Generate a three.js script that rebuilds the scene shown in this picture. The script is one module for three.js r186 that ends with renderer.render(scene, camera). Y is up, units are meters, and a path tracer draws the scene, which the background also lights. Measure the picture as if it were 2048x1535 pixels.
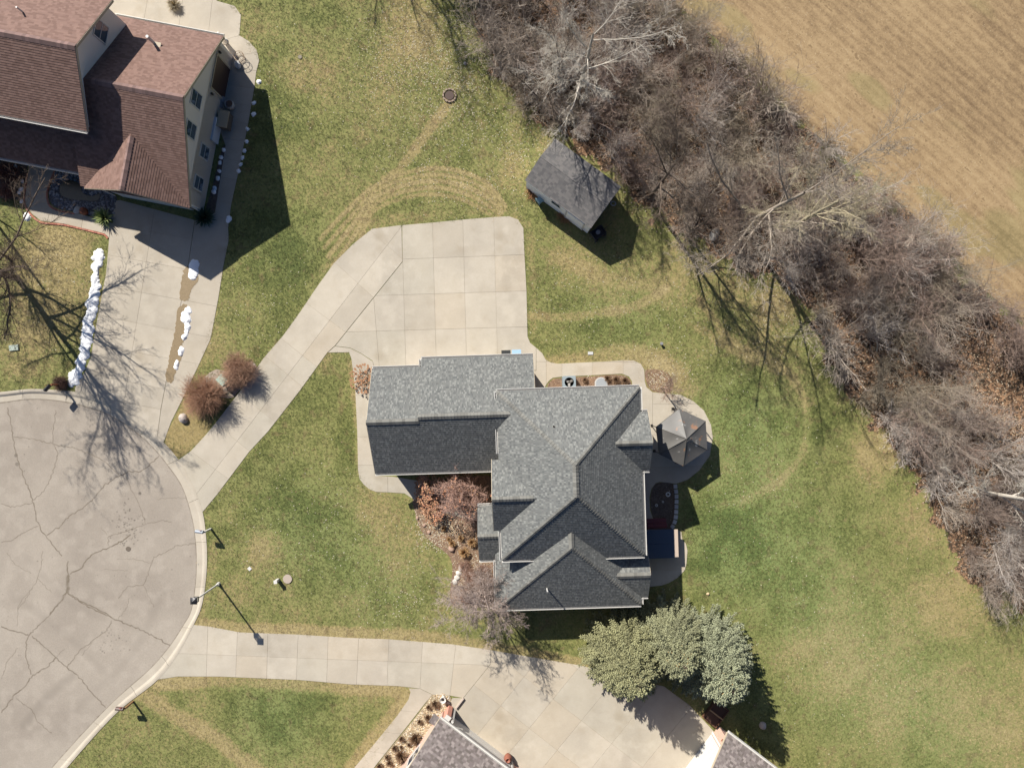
import * as THREE from 'three';
import { Sky } from 'three/addons/objects/Sky.js';
import { mergeGeometries } from 'three/addons/utils/BufferGeometryUtils.js';

// ---------- camera, sky, sun, exposure ----------
const scene = new THREE.Scene();
const FLY = 45.5, SCALE = 30, MX = 1024, MY = 767.5;      // survey drawing: 30 units to the metre, flown at 45.5 m
const camera = new THREE.PerspectiveCamera(58.70, 2048 / 1535, 0.5, 4000);
camera.position.set(0, FLY, 0); camera.up.set(0, 0, -1); camera.lookAt(0, 0, 0);
const renderer = new THREE.WebGLRenderer({ antialias: true });
renderer.toneMapping = THREE.LinearToneMapping;
renderer.toneMappingExposure = 1.75;
renderer.shadowMap.enabled = true;
const SUN = new THREE.Vector3(-0.469, 0.602, -0.647).normalize();   // 37 degrees up
const sky = new Sky(); sky.name = 'sky'; sky.scale.setScalar(3000); sky.userData.kind = 'structure';
sky.material.uniforms.sunPosition.value.copy(SUN);
sky.material.uniforms.turbidity.value = 1.8; sky.material.uniforms.rayleigh.value = 0.9; sky.material.uniforms.mieCoefficient.value = 0.004;
scene.add(sky);
scene.environmentIntensity = 0.1;
const sun = new THREE.DirectionalLight(new THREE.Color(1, 0.945, 0.86), 5);
sun.position.copy(SUN).multiplyScalar(120); sun.castShadow = true; sun.shadow.mapSize.set(4096, 4096); sun.shadow.radius = 1;
Object.assign(sun.shadow.camera, { left: -60, right: 60, top: 60, bottom: -60, near: 1, far: 300 });
scene.add(sun); scene.add(sun.target);

// ---------- small helpers ----------
function rng(seed) { let a = seed >>> 0; return () => { a |= 0; a = a + 0x6D2B79F5 | 0; let t = Math.imul(a ^ a >>> 15, 1 | a); t = t + Math.imul(t ^ t >>> 7, 61 | t) ^ t; return ((t ^ t >>> 14) >>> 0) / 4294967296; }; }
const R0 = rng(11);
const rr = (a, b, r = R0) => a + (b - a) * r();
const V = (x, y, z) => new THREE.Vector3(x, y, z);
// a point of the survey drawing (u, v) at height h above the ground, in metres
const at = (u, v, h = 0) => { const k = (1 - h / FLY) / SCALE; return V((u - MX) * k, h, (v - MY) * k); };
const P2 = (list, h = 0) => list.map(([u, v]) => { const p = at(u, v, h); return [p.x, p.z]; });
const used = new Map();
function numbered(n) { const c = used.get(n) || 0; used.set(n, c + 1); return c ? n + '_' + String(c).padStart(3, '0') : n; }
function shadowed(o) { o.castShadow = o.receiveShadow = true; return o; }
function thing(name, label, category, pos = [0, 0, 0], turn = 0, group) {
  const g = new THREE.Group(); g.name = numbered(name); g.position.set(...(pos.isVector3 ? [pos.x, pos.y, pos.z] : pos)); g.rotation.y = turn; g.userData = { label, category };
  if (group) g.userData.group = group; scene.add(g); return g;
}
function part(parent, name, geo, mat, label) { const m = shadowed(new THREE.Mesh(geo, mat)); m.name = name; if (label) m.userData.label = label; parent.add(m); return m; }
function sub(parent, name) { const g = new THREE.Group(); g.name = name; parent.add(g); return g; }
function single(name, label, category, geo, mat, pos, turn = 0, group) { const m = shadowed(new THREE.Mesh(geo, mat)); m.name = numbered(name); if (pos) m.position.copy(pos); m.rotation.y = turn; m.userData = { label, category }; if (group) m.userData.group = group; scene.add(m); return m; }
function struct(name, geo, mat, label) { const m = shadowed(new THREE.Mesh(geo, mat)); m.name = numbered(name); m.userData = { kind: 'structure' }; if (label) m.userData.label = label; scene.add(m); return m; }
function structGroup(name, label) { const g = new THREE.Group(); g.name = numbered(name); g.userData = { kind: 'structure', label }; scene.add(g); return g; }
const merge = list => mergeGeometries(list.map(g => { const q = g.index ? g.toNonIndexed() : g; for (const k of Object.keys(q.attributes)) if (!['position', 'normal', 'uv'].includes(k)) q.deleteAttribute(k); return q; }));
const box = (w, h, d, x = 0, y = 0, z = 0) => { const g = new THREE.BoxGeometry(w, h, d); g.translate(x, y, z); return g; };
const cyl = (r0, r1, h, x = 0, y = 0, z = 0, n = 16) => { const g = new THREE.CylinderGeometry(r0, r1, h, n); g.translate(x, y, z); return g; };
function bar(a, b, r0, r1 = r0, n = 8) { const d = b.clone().sub(a), l = d.length(); const g = new THREE.CylinderGeometry(r1, r0, l, n); g.translate(0, l / 2, 0); g.applyQuaternion(new THREE.Quaternion().setFromUnitVectors(V(0, 1, 0), d.divideScalar(l))); g.translate(a.x, a.y, a.z); return g; }

// ---------- noise and colour ----------
const NL = 256, lat = new Float32Array(NL * NL); { const r = rng(99); for (let i = 0; i < lat.length; i++) lat[i] = r(); }
function vn(x, y) { const xi = Math.floor(x), yi = Math.floor(y); let fx = x - xi, fy = y - yi; fx = fx * fx * (3 - 2 * fx); fy = fy * fy * (3 - 2 * fy); const x0 = xi & 255, x1 = (xi + 1) & 255, y0 = (yi & 255) << 8, y1 = ((yi + 1) & 255) << 8; const a = lat[y0 + x0], b = lat[y0 + x1], c = lat[y1 + x0], d = lat[y1 + x1]; return a + (b - a) * fx + (c - a + (a - b - c + d) * fx) * fy; }
function fbm(x, y, o) { let s = 0, a = 0.5, t = 0; for (let i = 0; i < o; i++) { s += a * vn(x + i * 17.3, y + i * 9.7); t += a; a *= 0.5; x *= 2.03; y *= 2.03; } return s / t; }
const lin = c => { c /= 255; return c <= 0.04045 ? c / 12.92 : Math.pow((c + 0.055) / 1.055, 2.4); };
const enc = l => { l = Math.min(1, Math.max(0, l)); return 255 * (l <= 0.0031308 ? l * 12.92 : 1.055 * Math.pow(l, 1 / 2.4) - 0.055); };
const LIT = 1.55;                                         // how much brighter a flat sunlit surface photographs than its base colour
const alb = (r, g, b, f = LIT) => [lin(r) / f, lin(g) / f, lin(b) / f];
const col = (r, g, b, f) => new THREE.Color().setRGB(...alb(r, g, b, f));
const mix3 = (a, b, t) => [a[0] + (b[0] - a[0]) * t, a[1] + (b[1] - a[1]) * t, a[2] + (b[2] - a[2]) * t];
const clamp = (x, a = 0, b = 1) => Math.min(b, Math.max(a, x));
const sm = (a, b, x) => { const t = clamp((x - a) / (b - a)); return t * t * (3 - 2 * t); };
function colorTex(w, h, f) { const d = new Uint8Array(w * h * 4); for (let j = 0; j < h; j++) for (let i = 0; i < w; i++) { const c = f(i, j), k = (j * w + i) * 4; d[k] = enc(c[0]); d[k + 1] = enc(c[1]); d[k + 2] = enc(c[2]); d[k + 3] = 255; } return tex(d, w, h, true); }
function greyTex(w, h, f) { const d = new Uint8Array(w * h * 4); for (let j = 0; j < h; j++) for (let i = 0; i < w; i++) { const k = (j * w + i) * 4, c = 255 * clamp(f(i, j)); d[k] = d[k + 1] = d[k + 2] = c; d[k + 3] = 255; } return tex(d, w, h, false); }
function tex(d, w, h, srgb) { const t = new THREE.DataTexture(d, w, h, THREE.RGBAFormat); t.wrapS = t.wrapT = THREE.RepeatWrapping; t.magFilter = THREE.LinearFilter; t.minFilter = THREE.LinearMipmapLinearFilter; t.generateMipmaps = true; if (srgb) t.colorSpace = THREE.SRGBColorSpace; t.needsUpdate = true; return t; }
const std = (o) => new THREE.MeshStandardMaterial({ roughness: 0.9, metalness: 0, side: THREE.DoubleSide, ...o });
const plain = (r, g, b, rough = 0.8, o = {}) => std({ color: col(r, g, b), roughness: rough, ...o });
// periodic noise for tiles
const pn = (i, j, w, n, s = 0) => { const x = i / w * n, y = j / w * n, fx = i / w, fy = j / w; const a = fbm(x + s, y + s, 3), b = fbm(x - n + s, y + s, 3), c = fbm(x + s, y - n + s, 3), d = fbm(x - n + s, y - n + s, 3); return (a * (1 - fx) + b * fx) * (1 - fy) + (c * (1 - fx) + d * fx) * fy; };

// ---------- strokes drawn into a coverage map ----------
class Mask {
  constructor(w, h, x0, z0, x1, z1) { Object.assign(this, { w, h, x0, z0, sx: w / (x1 - x0), sz: h / (z1 - z0) }); this.d = new Float32Array(w * h); }
  px(p) { return [(p[0] - this.x0) * this.sx, (p[1] - this.z0) * this.sz]; }
  stroke(pts, width, amount, soft = 0.5) {
    for (let k = 0; k + 1 < pts.length; k++) {
      const a = this.px(pts[k]), b = this.px(pts[k + 1]), rad = width * this.sx / 2, R = rad * (1 + soft) + 1;
      const dx = b[0] - a[0], dy = b[1] - a[1], L2 = dx * dx + dy * dy || 1e-6;
      for (let j = Math.max(0, Math.floor(Math.min(a[1], b[1]) - R)); j <= Math.min(this.h - 1, Math.max(a[1], b[1]) + R); j++) for (let i = Math.max(0, Math.floor(Math.min(a[0], b[0]) - R)); i <= Math.min(this.w - 1, Math.max(a[0], b[0]) + R); i++) {
        const t = clamp(((i - a[0]) * dx + (j - a[1]) * dy) / L2), d = Math.hypot(i - a[0] - t * dx, j - a[1] - t * dy), v = amount * (1 - sm(rad * (1 - soft), R, d)), q = j * this.w + i;
        if (Math.abs(v) > Math.abs(this.d[q])) this.d[q] = v;
      }
    }
  }
  blob(p, rad, amount, flat = 0.2) { const c = this.px(p), R = rad * this.sx; for (let j = Math.max(0, Math.floor(c[1] - R)); j <= Math.min(this.h - 1, c[1] + R); j++) for (let i = Math.max(0, Math.floor(c[0] - R)); i <= Math.min(this.w - 1, c[0] + R); i++) { const d = Math.hypot(i - c[0], j - c[1]); if (d < R) this.d[j * this.w + i] += amount * (1 - sm(R * flat, R, d)); } }
  get(x, z) { const i = clamp((x - this.x0) * this.sx, 0, this.w - 1.001), j = clamp((z - this.z0) * this.sz, 0, this.h - 1.001), a = i | 0, b = j | 0, fx = i - a, fy = j - b, q = b * this.w + a; const A = this.d; return (A[q] * (1 - fx) + A[Math.min(q + 1, A.length - 1)] * fx) * (1 - fy) + (A[Math.min(q + this.w, A.length - 1)] * (1 - fx) + A[Math.min(q + this.w + 1, A.length - 1)] * fx) * fy; }
}
const inside = (p, poly) => { let c = false; for (let i = 0, j = poly.length - 1; i < poly.length; j = i++) { const a = poly[i], b = poly[j]; if ((a[1] > p[1]) !== (b[1] > p[1]) && p[0] < (b[0] - a[0]) * (p[1] - a[1]) / (b[1] - a[1]) + a[0]) c = !c; } return c; };
const smooth = (list, n = 4, closed = false) => { const c = new THREE.CatmullRomCurve3(list.map(p => V(p[0], 0, p[1])), closed, 'centripetal'); return c.getPoints(list.length * n).map(p => [p.x, p.z]); };

// ---------- flat pieces: a sheet or a prism over a ground outline ----------
function prism(poly, y0, y1, uvScale = 8, holes = []) {
  const c = poly.map(p => new THREE.Vector2(p[0], p[1])), hs = holes.map(h => h.map(p => new THREE.Vector2(p[0], p[1])));
  if (THREE.ShapeUtils.area(c) < 0) c.reverse();
  for (const h of hs) if (THREE.ShapeUtils.area(h) > 0) h.reverse();
  const tri = THREE.ShapeUtils.triangulateShape(c, hs), all = c.concat(...hs), pos = [], uv = [];
  const put = (p, y) => { pos.push(p.x, y, p.y); uv.push(p.x / uvScale, p.y / uvScale); };
  for (const t of tri) { put(all[t[0]], y1); put(all[t[2]], y1); put(all[t[1]], y1); }
  if (y1 > y0) for (const ring of [c, ...hs]) for (let i = 0; i < ring.length; i++) { const a = ring[i], b = ring[(i + 1) % ring.length]; if (a.distanceTo(b) < 1e-4) continue; for (const [p, y] of [[a, y0], [a, y1], [b, y1], [a, y0], [b, y1], [b, y0]]) put(p, y); }
  const g = new THREE.BufferGeometry(); g.setAttribute('position', new THREE.Float32BufferAttribute(pos, 3)); g.setAttribute('uv', new THREE.Float32BufferAttribute(uv, 2)); g.computeVertexNormals(); return g;
}
// cut a polygon by the line a-b, keeping the side to its right (+1) or left (-1), gap metres away from the line
function cut(poly, a, b, side, gap) {
  const dx = b[0] - a[0], dz = b[1] - a[1], L = Math.hypot(dx, dz), nx = -dz / L * side, nz = dx / L * side, f = p => (p[0] - a[0]) * nx + (p[1] - a[1]) * nz - gap, out = [];
  for (let i = 0; i < poly.length; i++) { const p = poly[i], q = poly[(i + 1) % poly.length], fp = f(p), fq = f(q); if (fp >= 0) out.push(p); if ((fp >= 0) !== (fq >= 0)) { const t = fp / (fp - fq); out.push([p[0] + (q[0] - p[0]) * t, p[1] + (q[1] - p[1]) * t]); } }
  return out;
}
const area = p => Math.abs(THREE.ShapeUtils.area(p.map(q => new THREE.Vector2(q[0], q[1]))));
function slabs(zones, y, mats, parent, name = 'slab', gap = 0.0065) {
  const r = rng(zones.length * 7 + 3);
  for (const { poly, cuts } of zones) {
    let list = [poly];
    part(parent, 'joint_filler', prism(poly, -0.1, y - 0.014), jointMat);
    for (const [a, b] of cuts) { const nx = []; for (const p of list) for (const s of [1, -1]) { const q = cut(p, a, b, s, gap); if (q.length > 2 && area(q) > 0.03) nx.push(q); } list = nx; }
    for (const p of list) part(parent, name, prism(p, -0.1, y + (r() - 0.5) * 0.006), mats[Math.floor(r() * mats.length)]);
  }
}
// ---------- ground: lawn, woodland floor, ploughed field ----------
const woodsLawnEdge = [[905, -80], [948, 0], [962, 60], [1000, 128], [1040, 188], [1090, 240], [1135, 282], [1190, 318], [1240, 362], [1325, 438], [1400, 482], [1480, 528], [1558, 560], [1612, 604], [1645, 655], [1672, 722], [1702, 780], [1745, 830], [1795, 884], [1832, 950], [1865, 1000], [1905, 1062], [1934, 1132], [1968, 1182], [2060, 1215], [2200, 1290]];
const fieldEdge = [[1250, -120], [1330, -20], [1415, 60], [1490, 130], [1560, 205], [1640, 275], [1715, 335], [1785, 390], [1840, 445], [1895, 505], [1955, 565], [2060, 650], [2230, 790]];
const woodsPoly = P2([...woodsLawnEdge, ...fieldEdge.slice().reverse()], 0.6);
const X0 = -42, X1 = 42, Z0 = -31.5, Z1 = 31.5;
const dry = new Mask(1680, 1260, X0, Z0, X1, Z1);
const line = (pts, w, a, s) => dry.stroke(smooth(P2(pts)), w, a, s);
// tyre and mower tracks worn into the turf
line([[900, 200], [868, 245], [828, 300], [800, 338], [770, 360]], 0.6, 0.62);
for (const [o, w, a] of [[0, 0.26, 0.8], [17, 0.24, 0.75], [34, 0.3, 0.95], [52, 0.26, 0.8], [70, 0.24, 0.6]]) line([[640 + o * 0.5, 478 + o], [690 + o * 0.4, 425 + o * 0.8], [745, 375 + o * 0.7], [810, 346 + o * 0.7], [870, 336 + o * 0.75], [930, 345 + o * 0.8], [980, 372 + o * 0.8], [1010 - o * 0.2, 412 + o * 0.4]], w, a);
line([[1060, 632], [1130, 634], [1200, 626], [1270, 612], [1330, 578]], 0.55, 0.62);
line([[1090, 508], [1150, 530], [1230, 560], [1300, 570]], 0.9, 0.35);
line([[1400, 600], [1470, 690], [1530, 712], [1580, 750], [1610, 800], [1613, 870], [1600, 915], [1560, 960], [1500, 995], [1440, 1012]], 0.5, 0.4);
line([[1395, 655], [1480, 705], [1560, 740]], 0.6, 0.4);
line([[275, 1382], [345, 1425], [420, 1470], [500, 1530], [540, 1560]], 1.0, 0.65);
line([[318, 1365], [440, 1358], [600, 1366], [700, 1374], [790, 1378], [812, 1395], [770, 1450], [700, 1540]], 1.0, 0.7);
line([[395, 1246], [480, 1256], [600, 1260], [700, 1266], [800, 1270], [900, 1280], [1000, 1296], [1100, 1314], [1190, 1332]], 0.75, 0.7);
line([[1100, 730], [1180, 720], [1270, 705], [1330, 740], [1380, 780]], 1.2, 0.5);
line([[620, 575], [690, 480], [745, 445], [880, 430], [1020, 425], [1056, 450]], 0.6, 0.25);
line([[1060, 470], [1064, 560], [1068, 670]], 0.5, 0.35);
line([[430, 1085], [418, 1150], [400, 1225]], 0.6, 0.35);
line([[655, 712], [640, 740]], 0.6, 0.4); line([[705, 730], [715, 850], [720, 940]], 0.5, 0.45);
for (const [u, v, r, a] of [[90, 560, 5.2, 0.75], [130, 480, 3, 0.5], [60, 700, 3.6, 0.45], [400, 690, 2.6, 0.55], [480, 640, 3, 0.25], [380, 860, 2, 0.5], [520, 30, 3, 0.25], [620, 140, 3.4, 0.45], [820, 70, 3.6, 0.6], [760, 200, 4, 0.15], [900, 290, 3.5, 0.08], [880, 400, 3, 0.12], [1020, 350, 2.5, 0.3], [1180, 560, 4, 0.3], [1400, 540, 4, 0.35], [1500, 640, 4, 0.35], [1560, 600, 2.4, 0.5], [1760, 900, 3, 0.55], [1830, 1040, 3.2, 0.5], [1900, 1200, 4, 0.4], [1800, 1350, 6, 0.35], [1650, 1300, 5, 0.25], [1990, 1450, 6, 0.3], [530, 1100, 2.2, 0.5], [470, 1180, 2, 0.35], [560, 1180, 1.8, 0.25], [800, 1120, 3, 0.25], [760, 1020, 3, 0.2], [1320, 750, 2.2, 0.55], [420, 1420, 2, 0.15], [1230, 1320, 2, 0.4], [1560, 960, 2, 0.2]]) { const p = P2([[u, v]])[0]; dry.blob(p, r, a); }
for (const [u, v, r, a] of [[560, 960, 4, -0.3], [640, 1080, 5, -0.3], [800, 1180, 4, -0.2], [700, 880, 3, -0.2], [1500, 800, 4, -0.3], [1450, 1100, 5, -0.28], [1560, 1060, 4, -0.2], [1650, 850, 2.4, -0.4], [600, 1430, 4, -0.45], [480, 1390, 2.6, -0.35], [560, 520, 4, -0.25], [1150, 620, 3, -0.3], [1280, 660, 3, -0.25], [560, 240, 3, -0.25], [960, 250, 3, -0.2], [1500, 1440, 4, -0.25], [1600, 1200, 4, -0.2]]) { const p = P2([[u, v]])[0]; dry.blob(p, r, a); }
const fresh = new Mask(420, 315, X0, Z0, X1, Z1); for (const [u, v, r, a] of [[1480, 880, 7, 0.8], [1560, 1120, 8, 0.8], [1720, 1330, 8, 0.7], [1430, 1080, 5, 0.5], [1900, 1450, 7, 0.5], [620, 1060, 6, 0.5], [560, 1440, 5, 0.6], [760, 1160, 5, 0.4], [1250, 640, 5, 0.35], [560, 480, 5, 0.2]]) fresh.blob(P2([[u, v]])[0], r, a, 0.1);
const woodMask = new Mask(420, 315, X0, Z0, X1, Z1);
for (let j = 0; j < 315; j++) for (let i = 0; i < 420; i++) { const x = X0 + i / woodMask.sx, z = Z0 + j / woodMask.sz; woodMask.d[j * 420 + i] = inside([x + (vn(x * 1.3, z * 1.3) - 0.5) * 1.6, z + (vn(x * 1.3 + 40, z * 1.3) - 0.5) * 1.6], woodsPoly) ? 1 : 0; }
const G1 = alb(117, 121, 62), G2 = alb(139, 140, 81), G3 = alb(92, 102, 49), D1 = alb(164, 148, 98), D2 = alb(188, 170, 124), B1 = alb(128, 106, 74), L1 = alb(98, 78, 58), L2 = alb(170, 134, 102), L3 = alb(60, 48, 38);
const TW = 2048, TH = 1536;
const lawnTex = colorTex(TW, TH, (i, j) => {
  const x = X0 + (i + 0.5) / TW * (X1 - X0), z = Z0 + (j + 0.5) / TH * (Z1 - Z0);
  const big = fbm(x * 0.22 + 5, z * 0.22 + 9, 3), mid = fbm(x * 0.9, z * 0.9, 3), fine = vn(x * 7.3, z * 7.3), fin2 = vn(x * 14.1 + 3, z * 14.1), grit = R0();
  let d = 0.47 + dry.get(x, z) * 0.9 + (big - 0.5) * 0.55 + (mid - 0.5) * 0.5 + (fine - 0.5) * 0.36 + (fin2 - 0.5) * 0.4 + (grit - 0.5) * 0.3;
  let c = d < 0.5 ? mix3(mid > 0.52 ? G2 : G1, G3, clamp((0.34 - d) * 1.7)) : mix3(G2, D1, sm(0.42, 0.95, d));
  if (d > 0.95) c = mix3(D1, D2, clamp((d - 0.95) * 1.4));
  c = mix3(G2, c, clamp(Math.abs(d - 0.5) * 3));
  const soil = sm(0.66, 0.8, fbm(x * 2.1 + 31, z * 2.1 + 7, 3)) * 0.5; c = mix3(c, B1, soil);
  const w = woodMask.get(x, z); if (w > 0.02) { const q = (fine * 0.5 + fin2 * 0.3 + grit * 0.35); const lf = q > 0.62 ? L2 : q < 0.42 ? L3 : L1; c = mix3(c, lf, sm(0.2, 0.8, w + (fine - 0.5) * 0.7)); }
  const fr = clamp(fresh.get(x, z)) * (1 - w); c = [c[0] * (1 - 0.11 * fr), c[1] * (1 + 0.09 * fr), c[2] * (1 + 0.10 * fr)];
  const v = 0.84 + 0.36 * (0.55 * fin2 + 0.45 * grit); return [c[0] * v, c[1] * v, c[2] * v];
});
lawnTex.wrapS = lawnTex.wrapT = THREE.ClampToEdgeWrapping;
const turfBump = greyTex(512, 512, (i, j) => 0.5 * pn(i, j, 512, 40) + 0.5 * R0());
// outline of the turning circle, with kerb
const kerbOut = [[-420, 800], [-120, 792], [0, 783.5], [60, 777.5], [104, 779], [150, 783], [205, 797], [265, 830], [327, 884], [357, 919], [385, 968], [405, 1023], [412, 1073], [414, 1115], [411, 1165], [402, 1215], [387, 1249], [355, 1308], [316, 1358], [237, 1421], [135, 1533], [60, 1625], [-10, 1720]];
const kerbIn = [[-420, 820], [-120, 812], [0, 804], [54, 797.5], [100, 799], [145, 806], [205, 824], [255, 852], [303, 893], [333, 929], [362, 972], [383, 1037], [389, 1075], [391.5, 1115], [390, 1165], [380, 1225], [366, 1250], [338, 1293], [300, 1337], [222, 1407], [105, 1533], [30, 1625], [-45, 1720]];
const kerbO = smooth(P2(kerbOut), 5), kerbI = smooth(P2(kerbIn), 5);
const streetHole = [...kerbO, ...P2([[-700, 1800], [-700, 800]])];
const lawnUV = g => { const p = g.attributes.position, u = g.attributes.uv; for (let i = 0; i < p.count; i++) u.setXY(i, (p.getX(i) - X0) / (X1 - X0), (p.getZ(i) - Z0) / (Z1 - Z0)); return g; };
const lawnMat = std({ map: lawnTex, roughness: 0.95 });
struct('lawn', lawnUV(prism([[X0, Z0], [X1, Z0], [X1, Z1], [X0, Z1]], 0, 0, 1, [streetHole.map(p => [clamp(p[0], X0 + 0.01, X1), clamp(p[1], Z0, Z1 - 0.01)]).filter((p, i, a) => !i || Math.hypot(p[0] - a[i - 1][0], p[1] - a[i - 1][1]) > 0.02)])), lawnMat, 'patchy early spring turf, green with straw coloured areas and curved tyre tracks');
const farTex = colorTex(512, 512, (i, j) => { const n = pn(i, j, 512, 6), f = pn(i, j, 512, 60), q = n * 0.6 + f * 0.4; return mix3(G1, D1, sm(0.38, 0.62, q)); });
{ const g = new THREE.PlaneGeometry(1, 1); g.rotateX(-Math.PI / 2); const s = 3000; g.scale(s, 1, s); g.translate(0, -0.35, 0); const uv = g.attributes.uv; for (let i = 0; i < 4; i++) uv.setXY(i, uv.getX(i) * s / 16, uv.getY(i) * s / 16); struct('ground', g, std({ map: farTex }), 'open grassland around the lots'); }
const F1 = alb(172, 145, 106), F2 = alb(146, 121, 86), F3 = alb(190, 164, 123), F4 = alb(124, 100, 70);
const rowA = Math.atan2(0.66, 0.75), ca = Math.cos(rowA), sa = Math.sin(rowA);
const FX0 = 2, FX1 = 46, FZ0 = -34, FZ1 = 10;
const fieldTex = colorTex(1600, 1600, (i, j) => {
  const x = FX0 + i / 1600 * (FX1 - FX0), z = FZ0 + j / 1600 * (FZ1 - FZ0), al = x * ca + z * sa, ac = -x * sa + z * ca;
  const row = 0.5 + 0.5 * Math.sin(ac * 2 * Math.PI / 0.62 + (vn(al * 0.25, ac * 0.9) - 0.5) * 2.4);
  const big = fbm(al * 0.1, ac * 0.35, 3), mid = fbm(x * 1.4, z * 1.4, 3), g = R0(), f = vn(x * 9, z * 9), stub = vn(al * 2.2, ac * 11);
  const q = 0.5 + (big - 0.5) * 0.9 + (mid - 0.5) * 0.55 + (row - 0.5) * 0.3 * (0.4 + mid) + (f - 0.5) * 0.34 + (stub - 0.5) * 0.34 + (g - 0.5) * 0.55;
  let c = q < 0.5 ? mix3(F1, F4, clamp((0.5 - q) * 1.35)) : mix3(F1, F3, clamp((q - 0.5) * 1.5)); if (g > 0.9985) c = alb(225, 215, 190); if (stub > 0.82 && f > 0.6) c = F2;
  const grn = sm(0.60, 0.72, fbm(al * 0.16 + 9, ac * 0.4 + 4, 3)) * 0.28; return mix3(c, G2, grn);
});
fieldTex.wrapS = fieldTex.wrapT = THREE.ClampToEdgeWrapping;
{ const edge = P2(fieldEdge, 0).map((p, i) => [p[0] + 0.15 * Math.sin(i * 5), p[1]]); const poly = [...smooth(edge, 3), [FX1, FZ1 - 0.5], [FX1, FZ0], [edge[0][0], FZ0]]; const g = prism(poly, 0.008, 0.008, 1); const p = g.attributes.position, u = g.attributes.uv; for (let i = 0; i < p.count; i++) u.setXY(i, (p.getX(i) - FX0) / (FX1 - FX0), (p.getZ(i) - FZ0) / (FZ1 - FZ0)); struct('ploughed_field', g, std({ map: fieldTex, bumpMap: turfBump, bumpScale: 0.02 }), 'tan ploughed field with faint diagonal rows'); }

// ---------- street: asphalt with cracks, kerb segments ----------
const AX0 = -36.5, AX1 = -20.5, AZ0 = 0, AZ1 = 32;
const crack = new Mask(1024, 2048, AX0, AZ0, AX1, AZ1), stain = new Mask(512, 1024, AX0, AZ0, AX1, AZ1);
const z5 = l => P2(l.map(([a, b]) => [a / 3.411, 780 + b / 3.411])), z6 = l => P2(l.map(([a, b]) => [a / 3.413, 1100 + b / 3.413]));
function wander(pts, r, amp) { const out = [pts[0]]; for (let i = 0; i + 1 < pts.length; i++) { const a = pts[i], b = pts[i + 1], n = Math.max(2, Math.ceil(Math.hypot(b[0] - a[0], b[1] - a[1]) / 0.16)); for (let k = 1; k <= n; k++) { const t = k / n, j = k < n ? amp : 0; out.push([a[0] + (b[0] - a[0]) * t + (r() - 0.5) * j, a[1] + (b[1] - a[1]) * t + (r() - 0.5) * j]); } } return out; }
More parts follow.
